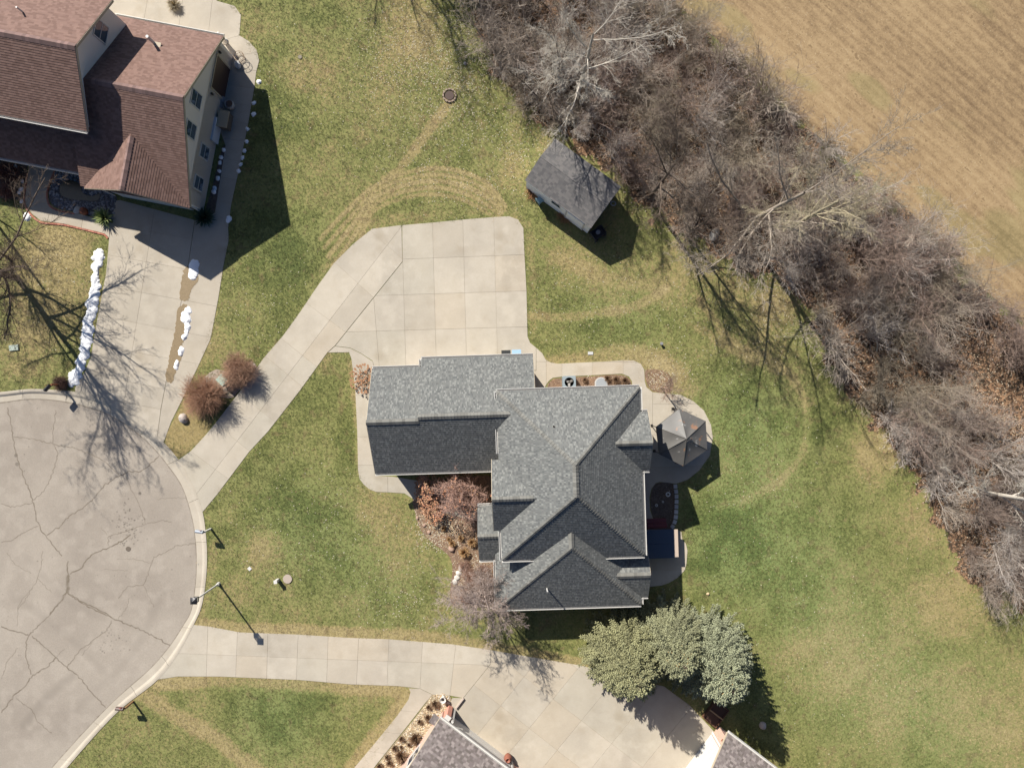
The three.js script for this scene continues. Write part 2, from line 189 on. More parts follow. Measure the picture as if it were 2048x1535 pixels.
{ const r = rng(5); const C = (p, w, a) => crack.stroke(wander(p, r, 0.11), w, a, 0.7);
  for (const [l, w, a] of [[[[40, 120], [60, 220], [90, 400], [120, 520], [160, 610], [200, 720], [225, 800], [235, 880], [265, 950], [310, 1010], [360, 1070], [410, 1130]], 0.05, 0.9], [[[370, 140], [350, 280], [350, 365], [385, 430], [365, 520], [330, 610], [290, 690], [215, 750]], 0.04, 0.7], [[[80, 318], [200, 330], [350, 365], [420, 385], [500, 395], [620, 440], [690, 480], [760, 540], [800, 575]], 0.04, 0.7], [[[310, 990], [400, 930], [460, 860], [560, 800], [640, 730], [700, 650], [800, 590], [870, 550], [940, 560], [990, 530], [1030, 490], [1075, 450]], 0.05, 0.85], [[[850, 590], [880, 660], [930, 760], [985, 915]], 0.035, 0.6], [[[730, 1060], [730, 1000], [850, 965], [985, 915], [1090, 890], [1160, 900]], 0.04, 0.65], [[[470, 1255], [540, 1220], [580, 1160], [640, 1110], [740, 1070], [830, 1030], [880, 990]], 0.06, 0.95], [[[1335, 1050], [1200, 1060], [1120, 1110], [1040, 1140], [1010, 1230], [970, 1330], [860, 1340], [800, 1420]], 0.04, 0.65], [[[970, 1330], [1040, 1480]], 0.03, 0.5], [[[455, 1170], [450, 1210], [460, 1290], [445, 1380], [330, 1535]], 0.07, 0.95], [[[455, 1270], [450, 1380]], 0.2, 0.75], [[[455, 1390], [560, 1450], [660, 1500], [730, 1535]], 0.06, 0.9], [[[0, 775], [60, 800], [210, 770]], 0.04, 0.7], [[[0, 1040], [60, 1030], [160, 970], [250, 930]], 0.045, 0.7], [[[35, 1110], [90, 1190], [200, 1250]], 0.03, 0.5], [[[250, 1290], [340, 1380]], 0.03, 0.5], [[[280, 1100], [270, 1200], [240, 1300], [180, 1400], [110, 1500]], 0.035, 0.55], [[[680, 940], [720, 990]], 0.03, 0.5], [[[790, 1155], [900, 1150], [1020, 1180]], 0.03, 0.45], [[[700, 1225], [860, 1230]], 0.03, 0.4], [[[1060, 745], [1150, 735], [1260, 735]], 0.03, 0.45]]) C(z5(l), w, a);
  for (const [l, w, a] of [[[[455, 300], [560, 370], [660, 420], [790, 480], [960, 550], [1080, 610], [1150, 650]], 0.06, 0.9], [[[440, 300], [340, 430], [260, 510], [190, 580], [170, 620], [165, 720], [200, 850]], 0.05, 0.8], [[[0, 525], [60, 550], [180, 580]], 0.06, 0.9], [[[210, 590], [300, 670], [370, 735], [440, 795], [540, 880], [620, 980], [710, 1075]], 0.05, 0.85], [[[750, 485], [720, 550], [610, 630], [530, 690], [490, 750], [450, 800]], 0.045, 0.75], [[[870, 330], [860, 390], [800, 470]], 0.035, 0.55], [[[370, 735], [300, 810], [240, 840], [190, 880], [170, 920], [100, 980], [0, 1110]], 0.06, 0.9], [[[100, 1015], [210, 1100], [240, 1170], [340, 1250]], 0.04, 0.65], [[[0, 880], [40, 760], [110, 670]], 0.035, 0.6], [[[190, 275], [110, 390], [105, 520]], 0.03, 0.5], [[[620, 630], [550, 720]], 0.03, 0.5], [[[370, 735], [430, 680]], 0.03, 0.5]]) C(z6(l), w, a);
  crack.stroke(wander(kerbI, r, 0.05), 0.09, 0.75, 0.8);
  for (const [l, w, a] of [[[[150, 1200], [300, 1020], [480, 860]], 0.5, 0.22], [[[60, 300], [420, 560], [760, 900]], 0.45, 0.12], [[[1100, 300], [900, 700], [500, 1100]], 0.5, 0.12], [[[180, 60], [500, 380], [1000, 560]], 0.4, 0.1]]) stain.stroke(smooth(z6(l)), w, a, 0.9);
  const st = (u, v, rad, a) => stain.blob(z5([[u, v]])[0], rad, a, 0.5);
  for (const [u, v, rad, a] of [[98, 445, 0.16, 0.7], [105, 505, 0.17, 0.6], [945, 705, 0.14, 0.75], [868, 742, 0.06, 0.8], [842, 768, 0.07, 0.7], [185, 385, 0.06, 0.6], [155, 437, 0.06, 0.6], [155, 552, 0.06, 0.5], [610, 510, 0.09, 0.4], [245, 1168, 0.07, 0.6], [770, 1268, 0.05, 0.5], [850, 1272, 0.05, 0.5]]) st(u, v, rad, a);
  for (let k = 0; k < 90; k++) st(870 + (r() + r() + r() - 1.5) * 110, 920 + (r() + r() + r() - 1.5) * 150, 0.03 + r() * 0.06, 0.35 + r() * 0.4);
  for (let k = 0; k < 34; k++) { const p = z6([[780 + (r() - 0.5) * 220, 620 + (r() - 0.5) * 170]])[0]; stain.blob(p, 0.03 + r() * 0.06, 0.3 + r() * 0.4, 0.5); }
  for (let k = 0; k < 60; k++) st(r() * 1300, 60 + r() * 1900, 0.03 + r() * 0.04, 0.2 + r() * 0.3);
}
const A1 = alb(181, 170, 155), A2 = alb(167, 156, 142), A3 = alb(192, 181, 166), AC = alb(126, 114, 97), AS = alb(112, 103, 92);
const asphaltTex = colorTex(1024, 2048, (i, j) => {
  const x = AX0 + i / 1024 * 16, z = AZ0 + j / 2048 * 32, big = fbm(x * 0.35, z * 0.35, 3), mid = fbm(x * 1.7, z * 1.7, 2), f = vn(x * 22, z * 22), g = R0();
  let c = mix3(A2, A1, clamp(0.5 + (big - 0.5) * 2.2)); c = mix3(c, A3, sm(0.4, 0.8, mid) * 0.4); const v = 0.86 + 0.28 * (0.5 * f + 0.5 * g); c = [c[0] * v, c[1] * v, c[2] * v];
  const s = stain.get(x, z); if (s > 0.02) c = mix3(c, AS, clamp(s * (0.6 + 0.8 * f))); const k = crack.d[j * 1024 + i]; if (k > 0.02) c = mix3(c, AC, clamp(k * (0.55 + 0.7 * vn(x * 6, z * 6)))); return c;
});
asphaltTex.wrapS = asphaltTex.wrapT = THREE.ClampToEdgeWrapping;
{ const g = prism([...kerbI, ...P2([[-700, 1800], [-700, 820]])], -0.11, -0.11, 1); const p = g.attributes.position, u = g.attributes.uv; for (let i = 0; i < p.count; i++) u.setXY(i, (p.getX(i) - AX0) / 16, (p.getZ(i) - AZ0) / 32); struct('street_turning_circle', g, std({ map: asphaltTex, bumpMap: turfBump, bumpScale: 0.004 }), 'weathered grey asphalt turning circle with branching cracks'); }
// concrete materials
const jointMat = plain(182, 169, 147, 0.95);
const CC1 = alb(207, 196, 177), CC2 = alb(192, 182, 165), CC3 = alb(220, 210, 192), CST = alb(160, 142, 112);
const concTex = colorTex(1024, 1024, (i, j) => { const b = pn(i, j, 1024, 4), m = pn(i, j, 1024, 18, 9), s = pn(i, j, 1024, 9, 51), f = pn(i, j, 1024, 120, 3), g = R0(); let c = mix3(CC2, CC1, sm(0.2, 0.7, b)); c = mix3(c, CC3, sm(0.35, 0.8, m) * 0.4); c = mix3(c, CST, sm(0.45, 0.85, s) * 0.32); const v = 0.9 + 0.12 * f + 0.08 * g; return [c[0] * v, c[1] * v, c[2] * v]; });
const concMats = [[1, 1, 1], [0.95, 0.945, 0.935], [1.05, 1.05, 1.045], [1.01, 0.985, 0.95], [0.97, 0.98, 0.975]].map(t => std({ map: concTex, color: new THREE.Color().setRGB(...t), roughness: 0.88 }));
const greyConc = [[0.96, 0.955, 0.95], [1.0, 0.995, 0.99], [0.92, 0.915, 0.91]].map(t => std({ map: concTex, color: new THREE.Color().setRGB(...t), roughness: 0.88 }));
// kerb in cast lengths
{ const k = structGroup('kerb', 'pale concrete kerb and gutter round the turning circle'); const n = kerbO.length, prof = [[0, -0.102], [0.52, -0.075], [0.62, -0.03], [0.72, 0.012], [0.85, 0.03], [1, 0.03]];
  const dense = 3, O = [], I = []; for (let i = 0; i + 1 < n; i++) for (let s = 0; s < dense; s++) { const t = s / dense, L = (A, B) => [A[0] + (B[0] - A[0]) * t, A[1] + (B[1] - A[1]) * t]; O.push(L(kerbO[i], kerbO[i + 1])); I.push(L(kerbI[i], kerbI[i + 1])); }
  let start = 0, acc = 0; const r = rng(8);
  for (let i = 1; i < O.length; i++) { acc += Math.hypot(O[i][0] - O[i - 1][0], O[i][1] - O[i - 1][1]); if (acc > 2.9 || i === O.length - 1) { const pos = [], uv = []; const P = (q, f) => { const a = I[q], b = O[q]; let dx = 0, dz = 0; if (q === start || q === i) { const nb = q === start ? q + 1 : q - 1, L = Math.hypot(O[nb][0] - O[q][0], O[nb][1] - O[q][1]); dx = (O[nb][0] - O[q][0]) / L * 0.009; dz = (O[nb][1] - O[q][1]) / L * 0.009; } return [a[0] + (b[0] - a[0]) * f + dx, a[1] + (b[1] - a[1]) * f + dz]; }; const V4 = (q, m) => { const [f, y] = prof[m], p = P(q, f); pos.push(p[0], y, p[1]); uv.push(p[0] / 8, p[1] / 8); }; const low = (q, f, y) => { const p = P(q, f); pos.push(p[0], y, p[1]); uv.push(p[0] / 8, p[1] / 8); };
      for (let q = start; q < i; q++) { for (let m = 0; m + 1 < prof.length; m++) { V4(q, m); V4(q, m + 1); V4(q + 1, m); V4(q + 1, m); V4(q, m + 1); V4(q + 1, m + 1); } for (const [f, y] of [[0, prof[0][1]], [1, 0.03]]) { low(q, f, y); low(q + 1, f, y); low(q, f, -0.3); low(q, f, -0.3); low(q + 1, f, y); low(q + 1, f, -0.3); } }
      for (const q of [start, i]) for (let m = 0; m + 1 < prof.length; m++) { low(q, prof[m][0], prof[m][1]); low(q, prof[m + 1][0], prof[m + 1][1]); low(q, prof[m][0], -0.3); low(q, prof[m][0], -0.3); low(q, prof[m + 1][0], prof[m + 1][1]); low(q, prof[m + 1][0], -0.3); }
      const g = new THREE.BufferGeometry(); g.setAttribute('position', new THREE.Float32BufferAttribute(pos, 3)); g.setAttribute('uv', new THREE.Float32BufferAttribute(uv, 2)); g.computeVertexNormals(); part(k, 'kerb_segment', g, greyConc[Math.floor(r() * 3)]); start = i; acc = 0; } } }

// ---------- driveways, walks and patios: separate slabs with open joints ----------
const cutsOf = list => list.map(([a, b]) => P2([a, b]));
{ const g = structGroup('driveway', 'pale concrete driveway curving from the street to a wide parking apron behind the grey roofed garage');
  const lane = [[357, 919], [381, 902], [408, 873], [433, 843], [475, 788], [515, 733], [527, 716], [566, 671], [600, 624], [630, 579], [667, 527], [706, 488], [744, 457.5], [803, 450], [804.4, 522.7], [669.7, 690.7], [654.5, 704.4], [600, 780], [536, 862], [498, 903], [434, 988], [405, 1023], [385, 968]];
  slabs([{ poly: P2(lane), cuts: cutsOf([[[745, 465], [782, 498]], [[678.7, 533], [724, 574]], [[621, 612], [657.5, 639]], [[572, 684], [612, 716]], [[540, 720], [585, 757]], [[497, 802], [542, 837]], [[457, 868], [495, 899]], [[399, 915], [451, 953]], [[522, 819], [657, 643]]]) }], 0.024, concMats, g);
  const apron = [[804.4, 450.2], [865, 445], [925.5, 439], [988, 434], [1018, 432.4], [1036, 439], [1046.7, 456], [1048, 491], [1053, 582], [1055, 672.6], [1060, 685], [1072, 695], [1072, 740], [1055, 740], [752, 746], [745, 721], [722, 706], [700, 695], [670.5, 691.5], [804.8, 524]];
  slabs([{ poly: P2(apron), cuts: cutsOf([[[803, 440], [812, 740]], [[864.5, 430], [873, 740]], [[925.4, 430], [933.6, 740]], [[987.4, 430], [995.6, 740]], [[806, 518], [1048, 509]], [[748, 591], [1050, 581.7]], [[691, 663.5], [1054, 653]], [[748.4, 609], [759, 740]]]) }], 0.024, concMats, g);
}
{ const g = structGroup('garden_walk', 'narrow pale concrete walk beside the garage gable to the front porch');
  slabs([{ poly: P2([[656, 704.6], [669.7, 692.3], [700, 696], [722, 707], [745, 722.5], [752, 748], [752, 951], [787, 953], [842, 962], [900, 985], [975, 1012], [975, 1045], [905, 1030], [835, 1003], [809, 986], [778, 984], [752, 983], [739, 978], [727, 968], [719, 957], [716, 939], [714.5, 865], [710.5, 779], [703, 718], [698.4, 704.2]]), cuts: cutsOf([[[700, 790], [760, 790]], [[700, 873], [760, 873]], [[700, 930], [760, 930]], [[775, 940], [776, 1000]], [[840, 940], [840, 1010]]]) }], 0.024, concMats, g);
}
{ const g = structGroup('patio', 'pale concrete walk and patio with rounded ends beside the house');
  slabs([{ poly: P2([[1072.6, 695.5], [1084.6, 706], [1090.6, 718], [1100, 724], [1115, 727], [1220, 722], [1244, 720], [1267, 720.3], [1281.4, 727], [1288.5, 738.6], [1289.6, 762], [1293, 774], [1305, 784], [1305, 850], [1272, 850], [1265, 772], [1264, 762], [1258, 752.7], [1244, 747], [1123, 753], [1106, 755], [1098, 761], [1093, 768], [1080, 790], [1066, 790], [1066, 741], [1072.6, 741]]), cuts: cutsOf([[[1092, 700], [1093, 800]], [[1124, 700], [1124, 760]], [[1185, 700], [1184, 760]], [[1246, 700], [1247, 760]], [[1050, 723], [1091, 723]]]) },
    { poly: P2([[1305.4, 784], [1333, 786.7], [1361, 789], [1387, 802], [1408, 820.7], [1422, 849], [1425.7, 874.7], [1420, 910], [1398.7, 940], [1375, 959], [1352, 966.6], [1320, 963], [1311, 966], [1303, 977], [1299, 993], [1300, 1019], [1308, 1042], [1324, 1051], [1343, 1056], [1362.7, 1063], [1365, 1079], [1371.5, 1086], [1375, 1100], [1373, 1126], [1370, 1139], [1355.6, 1154.6], [1338, 1165], [1324, 1170], [1301, 1172.5], [1262, 1172], [1262, 850.4], [1305.4, 850.4]]), cuts: cutsOf([[[1305, 808], [1440, 807]], [[1280, 870], [1440, 868]], [[1280, 934], [1440, 930]], [[1280, 1060], [1400, 1058]], [[1280, 1141], [1400, 1139]]]) }], 0.024, concMats, g);
}
{ const g = structGroup('neighbour_driveway', 'grey concrete driveway of the brown roofed house, edged with melting snow');
  const left = [[216.5, 495], [212, 546.6], [203, 592], [189, 667.7], [181.7, 713], [169.6, 743], [150, 775], [150, 782.5], [205, 797], [265, 830], [314, 872], [321, 819], [375.5, 531], [389, 440], [240, 400], [228, 402], [225, 450], [218, 476]];
  slabs([{ poly: P2(left), cuts: cutsOf([[[312, 400], [250, 790]], [[218, 450], [400, 480]], [[218, 510], [369, 537.5]], [[209, 571], [430, 611.7]], [[209, 633], [419, 674]], [[200, 691], [394, 727]], [[200, 752], [363, 784]], [[150, 786], [330, 820]]]) },
    { poly: P2([[376.3, 531], [390, 440], [432, 424], [456, 456], [457, 480], [446.7, 531], [436, 598], [421, 676.8], [393.7, 737], [366, 795], [342, 843], [327, 884], [314.6, 872.4], [321.8, 819]]), cuts: cutsOf([[[209, 571], [430, 611.7]], [[209, 633], [419, 674]], [[200, 691], [394, 727]], [[200, 752], [363, 784]]]) }], 0.022, greyConc, g);
  slabs([{ poly: P2([[456, 455], [462, 409], [475.5, 348], [497, 242], [509, 170], [512, 145], [518, 121], [513, 100], [497, 82], [478.5, 71], [481.5, 30], [469, 12], [433, 1.5], [420, -60], [180, -60], [180, 60], [440, 150], [436, 250], [451, 291], [430, 423]]), cuts: cutsOf([[[420, 400], [470, 408]], [[430, 352], [480, 360]], [[440, 316], [490, 324]], [[440, 276], [500, 284]], [[450, 240], [505, 249]], [[450, 205], [510, 212]], [[455, 170], [515, 178]], [[470, 138], [520, 142]], [[465, 112], [520, 104]], [[370, -30], [356, 60]], [[428, -30], [415, 80]], [[455, 78], [482, 70]], [[300, -30], [284, 60]]]) }], 0.022, greyConc, g);
  slabs([{ poly: P2([[57, 326], [110, 339], [98, 373.5], [95, 391], [100, 409], [112, 418], [150, 425.5], [190, 436], [227.5, 447], [224.5, 452], [217.5, 475], [209.5, 467], [197, 463.6], [127, 447], [81, 441], [63.5, 427], [51, 409], [49.5, 399], [56, 348]]), cuts: cutsOf([[[50, 372], [105, 378]], [[50, 402], [105, 408]], [[110, 400], [100, 460]], [[170, 410], [160, 470]]]) }], 0.022, greyConc, g);
}
{ const g = structGroup('shared_driveway', 'pale concrete driveway and garage court of the house with the grey brown roof');
  slabs([{ poly: P2([[387, 1249], [416, 1252], [480, 1264], [600, 1268.5], [700, 1275], [776, 1277.5], [903, 1287.6], [981, 1299], [981, 1327], [926, 1395], [900, 1390], [865, 1388], [840, 1376], [796, 1371], [700, 1367.6], [600, 1359], [439.5, 1352], [354.5, 1352], [316, 1358], [355, 1308]]), cuts: cutsOf([[[416, 1240], [412, 1360]], [[475, 1250], [471, 1360]], [[536, 1250], [533, 1365]], [[597, 1250], [592, 1370]], [[657, 1250], [653, 1370]], [[717, 1279], [713, 1367]], [[777.5, 1279], [774, 1370]], [[845, 1284], [840, 1375]], [[911.5, 1289], [900.6, 1385]], [[357.5, 1306], [780, 1322]]]) },
    { poly: P2([[981.6, 1299.2], [1076, 1315.5], [1157, 1329.5], [1205, 1340], [1240, 1352], [1328, 1372], [1379, 1409], [1427, 1461], [1440, 1480], [1310, 1680], [1180, 1660], [1000, 1512], [900, 1432], [893, 1420], [905, 1395], [926.6, 1395.4], [981.6, 1327.3]]), cuts: cutsOf([[[944, 1366], [1116.5, 1501]], [[1027.6, 1337], [1220, 1484]], [[1108, 1301], [1300, 1448]], [[1189, 1265], [1380, 1411]], [[1073, 1322], [954, 1469]], [[1157, 1334.6], [1022.5, 1499.6]], [[1218, 1372.7], [1091, 1527.6]], [[1300, 1392], [1140, 1588]], [[1390, 1405], [1230, 1600]]]) },
    { poly: P2([[818, 1376], [840, 1376.6], [864, 1388.5], [852, 1403], [812, 1454], [751, 1530], [715, 1580], [675, 1580], [710, 1532.7], [751, 1484], [794, 1431], [817, 1398], [821, 1383]]), cuts: cutsOf([[[780, 1418], [850, 1425]], [[750, 1462], [820, 1468]], [[730, 1500], [790, 1510]]]) }], 0.024, concMats, g);
}
// ---------- roofing ----------
function shingleTex(base, spread, tab, n = 1024) {   // 4 m tile; every tab its own tone, as the granules are blended
  const r = rng(base[0] * 7 + 1), rows = 28, cells = []; for (let k = 0; k < rows; k++) { const c = []; let x = 0; while (x < n) { const w = n / 4 * (tab[0] + r() * tab[1]); c.push([x, w, base[1 + Math.floor(r() * (base.length - 1))], 1 + (r() - 0.5) * spread]); x += w; } cells.push(c); }
  return colorTex(n, n, (i, j) => { const row = Math.min(rows - 1, Math.floor(j / n * rows)), c = cells[row].find(q => i < q[0] + q[1]) || cells[row].at(-1), v = c[3] * (0.86 + 0.28 * R0()); return [c[2][0] * v, c[2][1] * v, c[2][2] * v]; });
}
const roofF = 2.4;
const greyRoof = std({ map: shingleTex([1, alb(148, 149, 145, roofF), alb(140, 141, 138, roofF), alb(158, 159, 154, roofF), alb(145, 147, 143, roofF), alb(128, 130, 128, roofF), alb(174, 175, 169, roofF)], 0.12, [0.045, 0.07]), roughness: 0.93 });
const brownRoof = std({ map: shingleTex([2, alb(172, 136, 122, roofF), alb(164, 128, 114, roofF), alb(180, 143, 128, roofF), alb(156, 121, 107, roofF)], 0.1, [0.14, 0.12]), roughness: 0.93 });
const taupeRoof = std({ map: shingleTex([3, alb(150, 139, 134, 1.7), alb(128, 118, 112, 1.7), alb(172, 160, 154, 1.7), alb(140, 128, 124, 1.7)], 0.22, [0.08, 0.16]), roughness: 0.93 });
const shedRoof = std({ map: shingleTex([4, alb(122, 119, 117, 1.7), alb(112, 110, 109, 1.7), alb(132, 128, 125, 1.7)], 0.12, [0.15, 0.1]), roughness: 0.93 });
const capGrey = std({ color: col(156, 154, 146, roofF), roughness: 0.93, vertexColors: true }), capBrown = std({ color: col(176, 143, 134, roofF), roughness: 0.93, vertexColors: true }), capTaupe = std({ color: col(150, 139, 134, 1.7), vertexColors: true });
const white = plain(236, 233, 226, 0.5), dark = plain(58, 54, 50, 0.8), trimTan = plain(206, 190, 164, 0.7);
// one roof slope laid in shingle courses, each course lapping the one below; pts counter to no particular order, all in one plane
function slope(pts, course = 4 / 28, thick = 0.014, seed = 1) {
  const p = pts.map(q => V(...q)), n = new THREE.Vector3().crossVectors(p[1].clone().sub(p[0]), p[2].clone().sub(p[0])).normalize(); if (n.y < 0) n.negate();
  const t = V(0, 1, 0).addScaledVector(n, -n.y).normalize(), s = new THREE.Vector3().crossVectors(t, n).normalize(), o = p[0];
  const q = p.map(v => { const d = v.clone().sub(o); return [d.dot(s), d.dot(t)]; }), tmin = Math.min(...q.map(a => a[1])), tmax = Math.max(...q.map(a => a[1]));
  const pos = [], nor = [], uv = [], so = seed * 1.37, P = (a, b, off) => V(0, 0, 0).copy(o).addScaledVector(s, a).addScaledVector(t, b).addScaledVector(n, off);
  const tri = (A, B, C, N) => { if (B[0].clone().sub(A[0]).cross(C[0].clone().sub(A[0])).dot(N) < 0) [B, C] = [C, B]; for (const [v, u] of [A, B, C]) { pos.push(v.x, v.y, v.z); nor.push(N.x, N.y, N.z); uv.push((u[0] + so) / 4, (u[1] - tmin) / 4); } };
  for (let k = 0, t0 = tmin; t0 < tmax - 1e-4; k++, t0 += course) {
    const t1 = t0 + course; let c = cut(q, [0, t0], [1, t0], 1, 0); c = cut(c, [0, t1], [1, t1], -1, 0); if (c.length < 3) continue;
    const L = c.map(([a, b]) => [P(a, b, 0.004 + thick * (1 - (b - t0) / course)), [a, b]]);
    const N = n.clone().addScaledVector(t, thick / course).normalize();
    for (let i = 1; i + 1 < L.length; i++) tri(L[0], L[i], L[i + 1], N);
    const low = c.filter(v => v[1] < t0 + 1e-5).sort((a, b) => a[0] - b[0]); if (low.length > 1) { const a = low[0], b = low.at(-1), M = t.clone().negate(); tri([P(a[0], t0, 0.004 + thick), a], [P(b[0], t0, 0.004 + thick), b], [P(a[0], t0, 0), a], M); tri([P(a[0], t0, 0), a], [P(b[0], t0, 0.004 + thick), b], [P(b[0], t0, 0), b], M); }
  }
  const un = n.clone().negate(); for (let i = 1; i + 1 < q.length; i++) tri([P(...q[0], -0.11), q[0]], [P(...q[i], -0.11), q[i]], [P(...q[i + 1], -0.11), q[i + 1]], un);
  for (let i = 0; i < q.length; i++) { const a = q[i], b = q[(i + 1) % q.length], N = P(...b, 0).sub(P(...a, 0)).cross(n).normalize(); tri([P(...a, 0.003), a], [P(...b, 0.003), b], [P(...a, -0.11), a], N); tri([P(...a, -0.11), a], [P(...b, 0.003), b], [P(...b, -0.11), b], N); }
  const g = new THREE.BufferGeometry(); g.setAttribute('position', new THREE.Float32BufferAttribute(pos, 3)); g.setAttribute('normal', new THREE.Float32BufferAttribute(nor, 3)); g.setAttribute('uv', new THREE.Float32BufferAttribute(uv, 2)); return g;
}
// lapped cap shingles along a ridge or hip
function caps(a, b, w = 0.15, drop = 0.09, step = 0.2) {
  a = V(...a); b = V(...b); const d = b.clone().sub(a), L = d.length(); d.divideScalar(L); const side = V(-d.z, 0, d.x).normalize(), up = new THREE.Vector3().crossVectors(side, d).normalize(); if (up.y < 0) up.negate();
  const pos = [], cl = [], q = rng(Math.round(L * 977)), n = Math.max(1, Math.round(L / step)); const Q = (t, s, h) => a.clone().addScaledVector(d, t * L).addScaledVector(side, s).addScaledVector(up, h);
  const quad = (A, B, C, D) => { for (const v of [A, B, C, A, C, D]) pos.push(v.x, v.y, v.z); };
  for (let i = 0; i < n; i++) { const tone = 0.78 + 0.44 * q(); for (let k = 0; k < 24; k++) cl.push(tone, tone, tone); const t0 = i / n, t1 = (i + 1.12) / n, h0 = 0.026, h1 = 0.046; for (const s of [-1, 1]) { quad(Q(t0, 0, h0), Q(t1, 0, h1), Q(t1, s * w, h1 - drop), Q(t0, s * w, h0 - drop)); quad(Q(t1, 0, h1), Q(t1, s * w, h1 - drop), Q(t1, s * w, h0 - drop - 0.01), Q(t1, 0, h0 - 0.01)); } }
  const g = new THREE.BufferGeometry(); g.setAttribute('position', new THREE.Float32BufferAttribute(pos, 3)); g.setAttribute('color', new THREE.Float32BufferAttribute(cl, 3)); g.computeVertexNormals(); return g;
}
// open gutter hung along an eave; out = horizontal unit direction away from the roof
function gutter(a, b, out, w = 0.13) {
  a = V(...a); b = V(...b); const d = b.clone().sub(a), L = d.length(), mid = a.clone().add(b).multiplyScalar(0.5), o = V(out[0], 0, out[1]); const ang = Math.atan2(-d.z, d.x);
  const mk = (t, h, off, y) => { const g = new THREE.BoxGeometry(L, h, t); g.rotateY(ang); g.translate(mid.x + o.x * off, mid.y + y, mid.z + o.z * off); return g; };
  return merge([mk(0.012, 0.12, 0.008, -0.07), mk(w, 0.012, w / 2 + 0.008, -0.124), mk(0.028, 0.12, w, -0.07)]);
}
// a house frame: its own axes turned by deg (clockwise seen from above), origin at (cx, cz) of those axes
function frame(deg, cx, cz) { const a = THREE.MathUtils.degToRad(deg), e = [Math.cos(a), Math.sin(a)]; return { turn: -a, cx, cz, pos: V(cx * e[0] - cz * e[1], 0, cx * e[1] + cz * e[0]), l: p => [p[0] - cx, p[1], p[2] - cz] }; }
function roofKit(G, F, mat, capMat) {
  let n = 0; const roof = sub(G, 'roof');
  return {
    roof, slope: (...pts) => part(roof, 'roof_slope', slope(pts.map(F.l), 4 / 28, 0.014, ++n), mat), cap: (a, b, w, d) => part(roof, 'ridge_cap', caps(F.l(a), F.l(b), w, d), capMat), gutter: (a, b, out) => part(G, 'gutter', gutter(F.l(a), F.l(b), out), white),
    rake: (...pts) => { for (let i = 0; i + 1 < pts.length; i++) { const a = V(...F.l(pts[i])), b = V(...F.l(pts[i + 1])); a.y -= 0.1; b.y -= 0.1; const d = b.clone().sub(a), L = d.length(); const g = new THREE.BoxGeometry(0.03, 0.16, L); const m = new THREE.Matrix4().lookAt(b, a, V(0, 1, 0)); g.applyMatrix4(m); g.translate((a.x + b.x) / 2, (a.y + b.y) / 2, (a.z + b.z) / 2); part(G, 'rake_board', g, trimTan); } },
  };
}
const wallBox = (F, x0, x1, z0, z1, h, y0 = 0) => box(x1 - x0, h - y0, z1 - z0, (x0 + x1) / 2 - F.cx, (h + y0) / 2, (z0 + z1) / 2 - F.cz);
// gable wall: outline of [across, height] points in the plane x = const ('x') or z = const ('z'), t thick
function gableWall(F, axis, c, pts, t = 0.14) { const s = new THREE.Shape(pts.map(p => new THREE.Vector2(p[0] - (axis === 'x' ? F.cz : F.cx), p[1]))); const g = new THREE.ExtrudeGeometry(s, { depth: t, bevelEnabled: false }); if (axis === 'x') { g.rotateY(-Math.PI / 2); g.translate(c - F.cx + t / 2, 0, 0); } else g.translate(0, 0, c - F.cz - t / 2); return g; }
const sidingTex = greyTex(64, 512, (i, j) => { const k = (j / 512 * 20) % 1; return k < 0.12 ? 0.25 + k * 3 : 0.6 + 0.35 * (1 - k); });
const siding = (r, g, b, f = 1.4) => std({ color: col(r, g, b, f), bumpMap: sidingTex, bumpScale: 0.012, roughness: 0.75 });
const tanSiding = siding(238, 228, 215, 1.15), houseWall = siding(190, 172, 150), pinkWall = siding(226, 186, 166, 1.5), shedWall = siding(238, 238, 236, 1.1);
const glass = new THREE.MeshPhysicalMaterial({ color: new THREE.Color().setRGB(0.05, 0.08, 0.11), roughness: 0.06, metalness: 0, clearcoat: 1 });

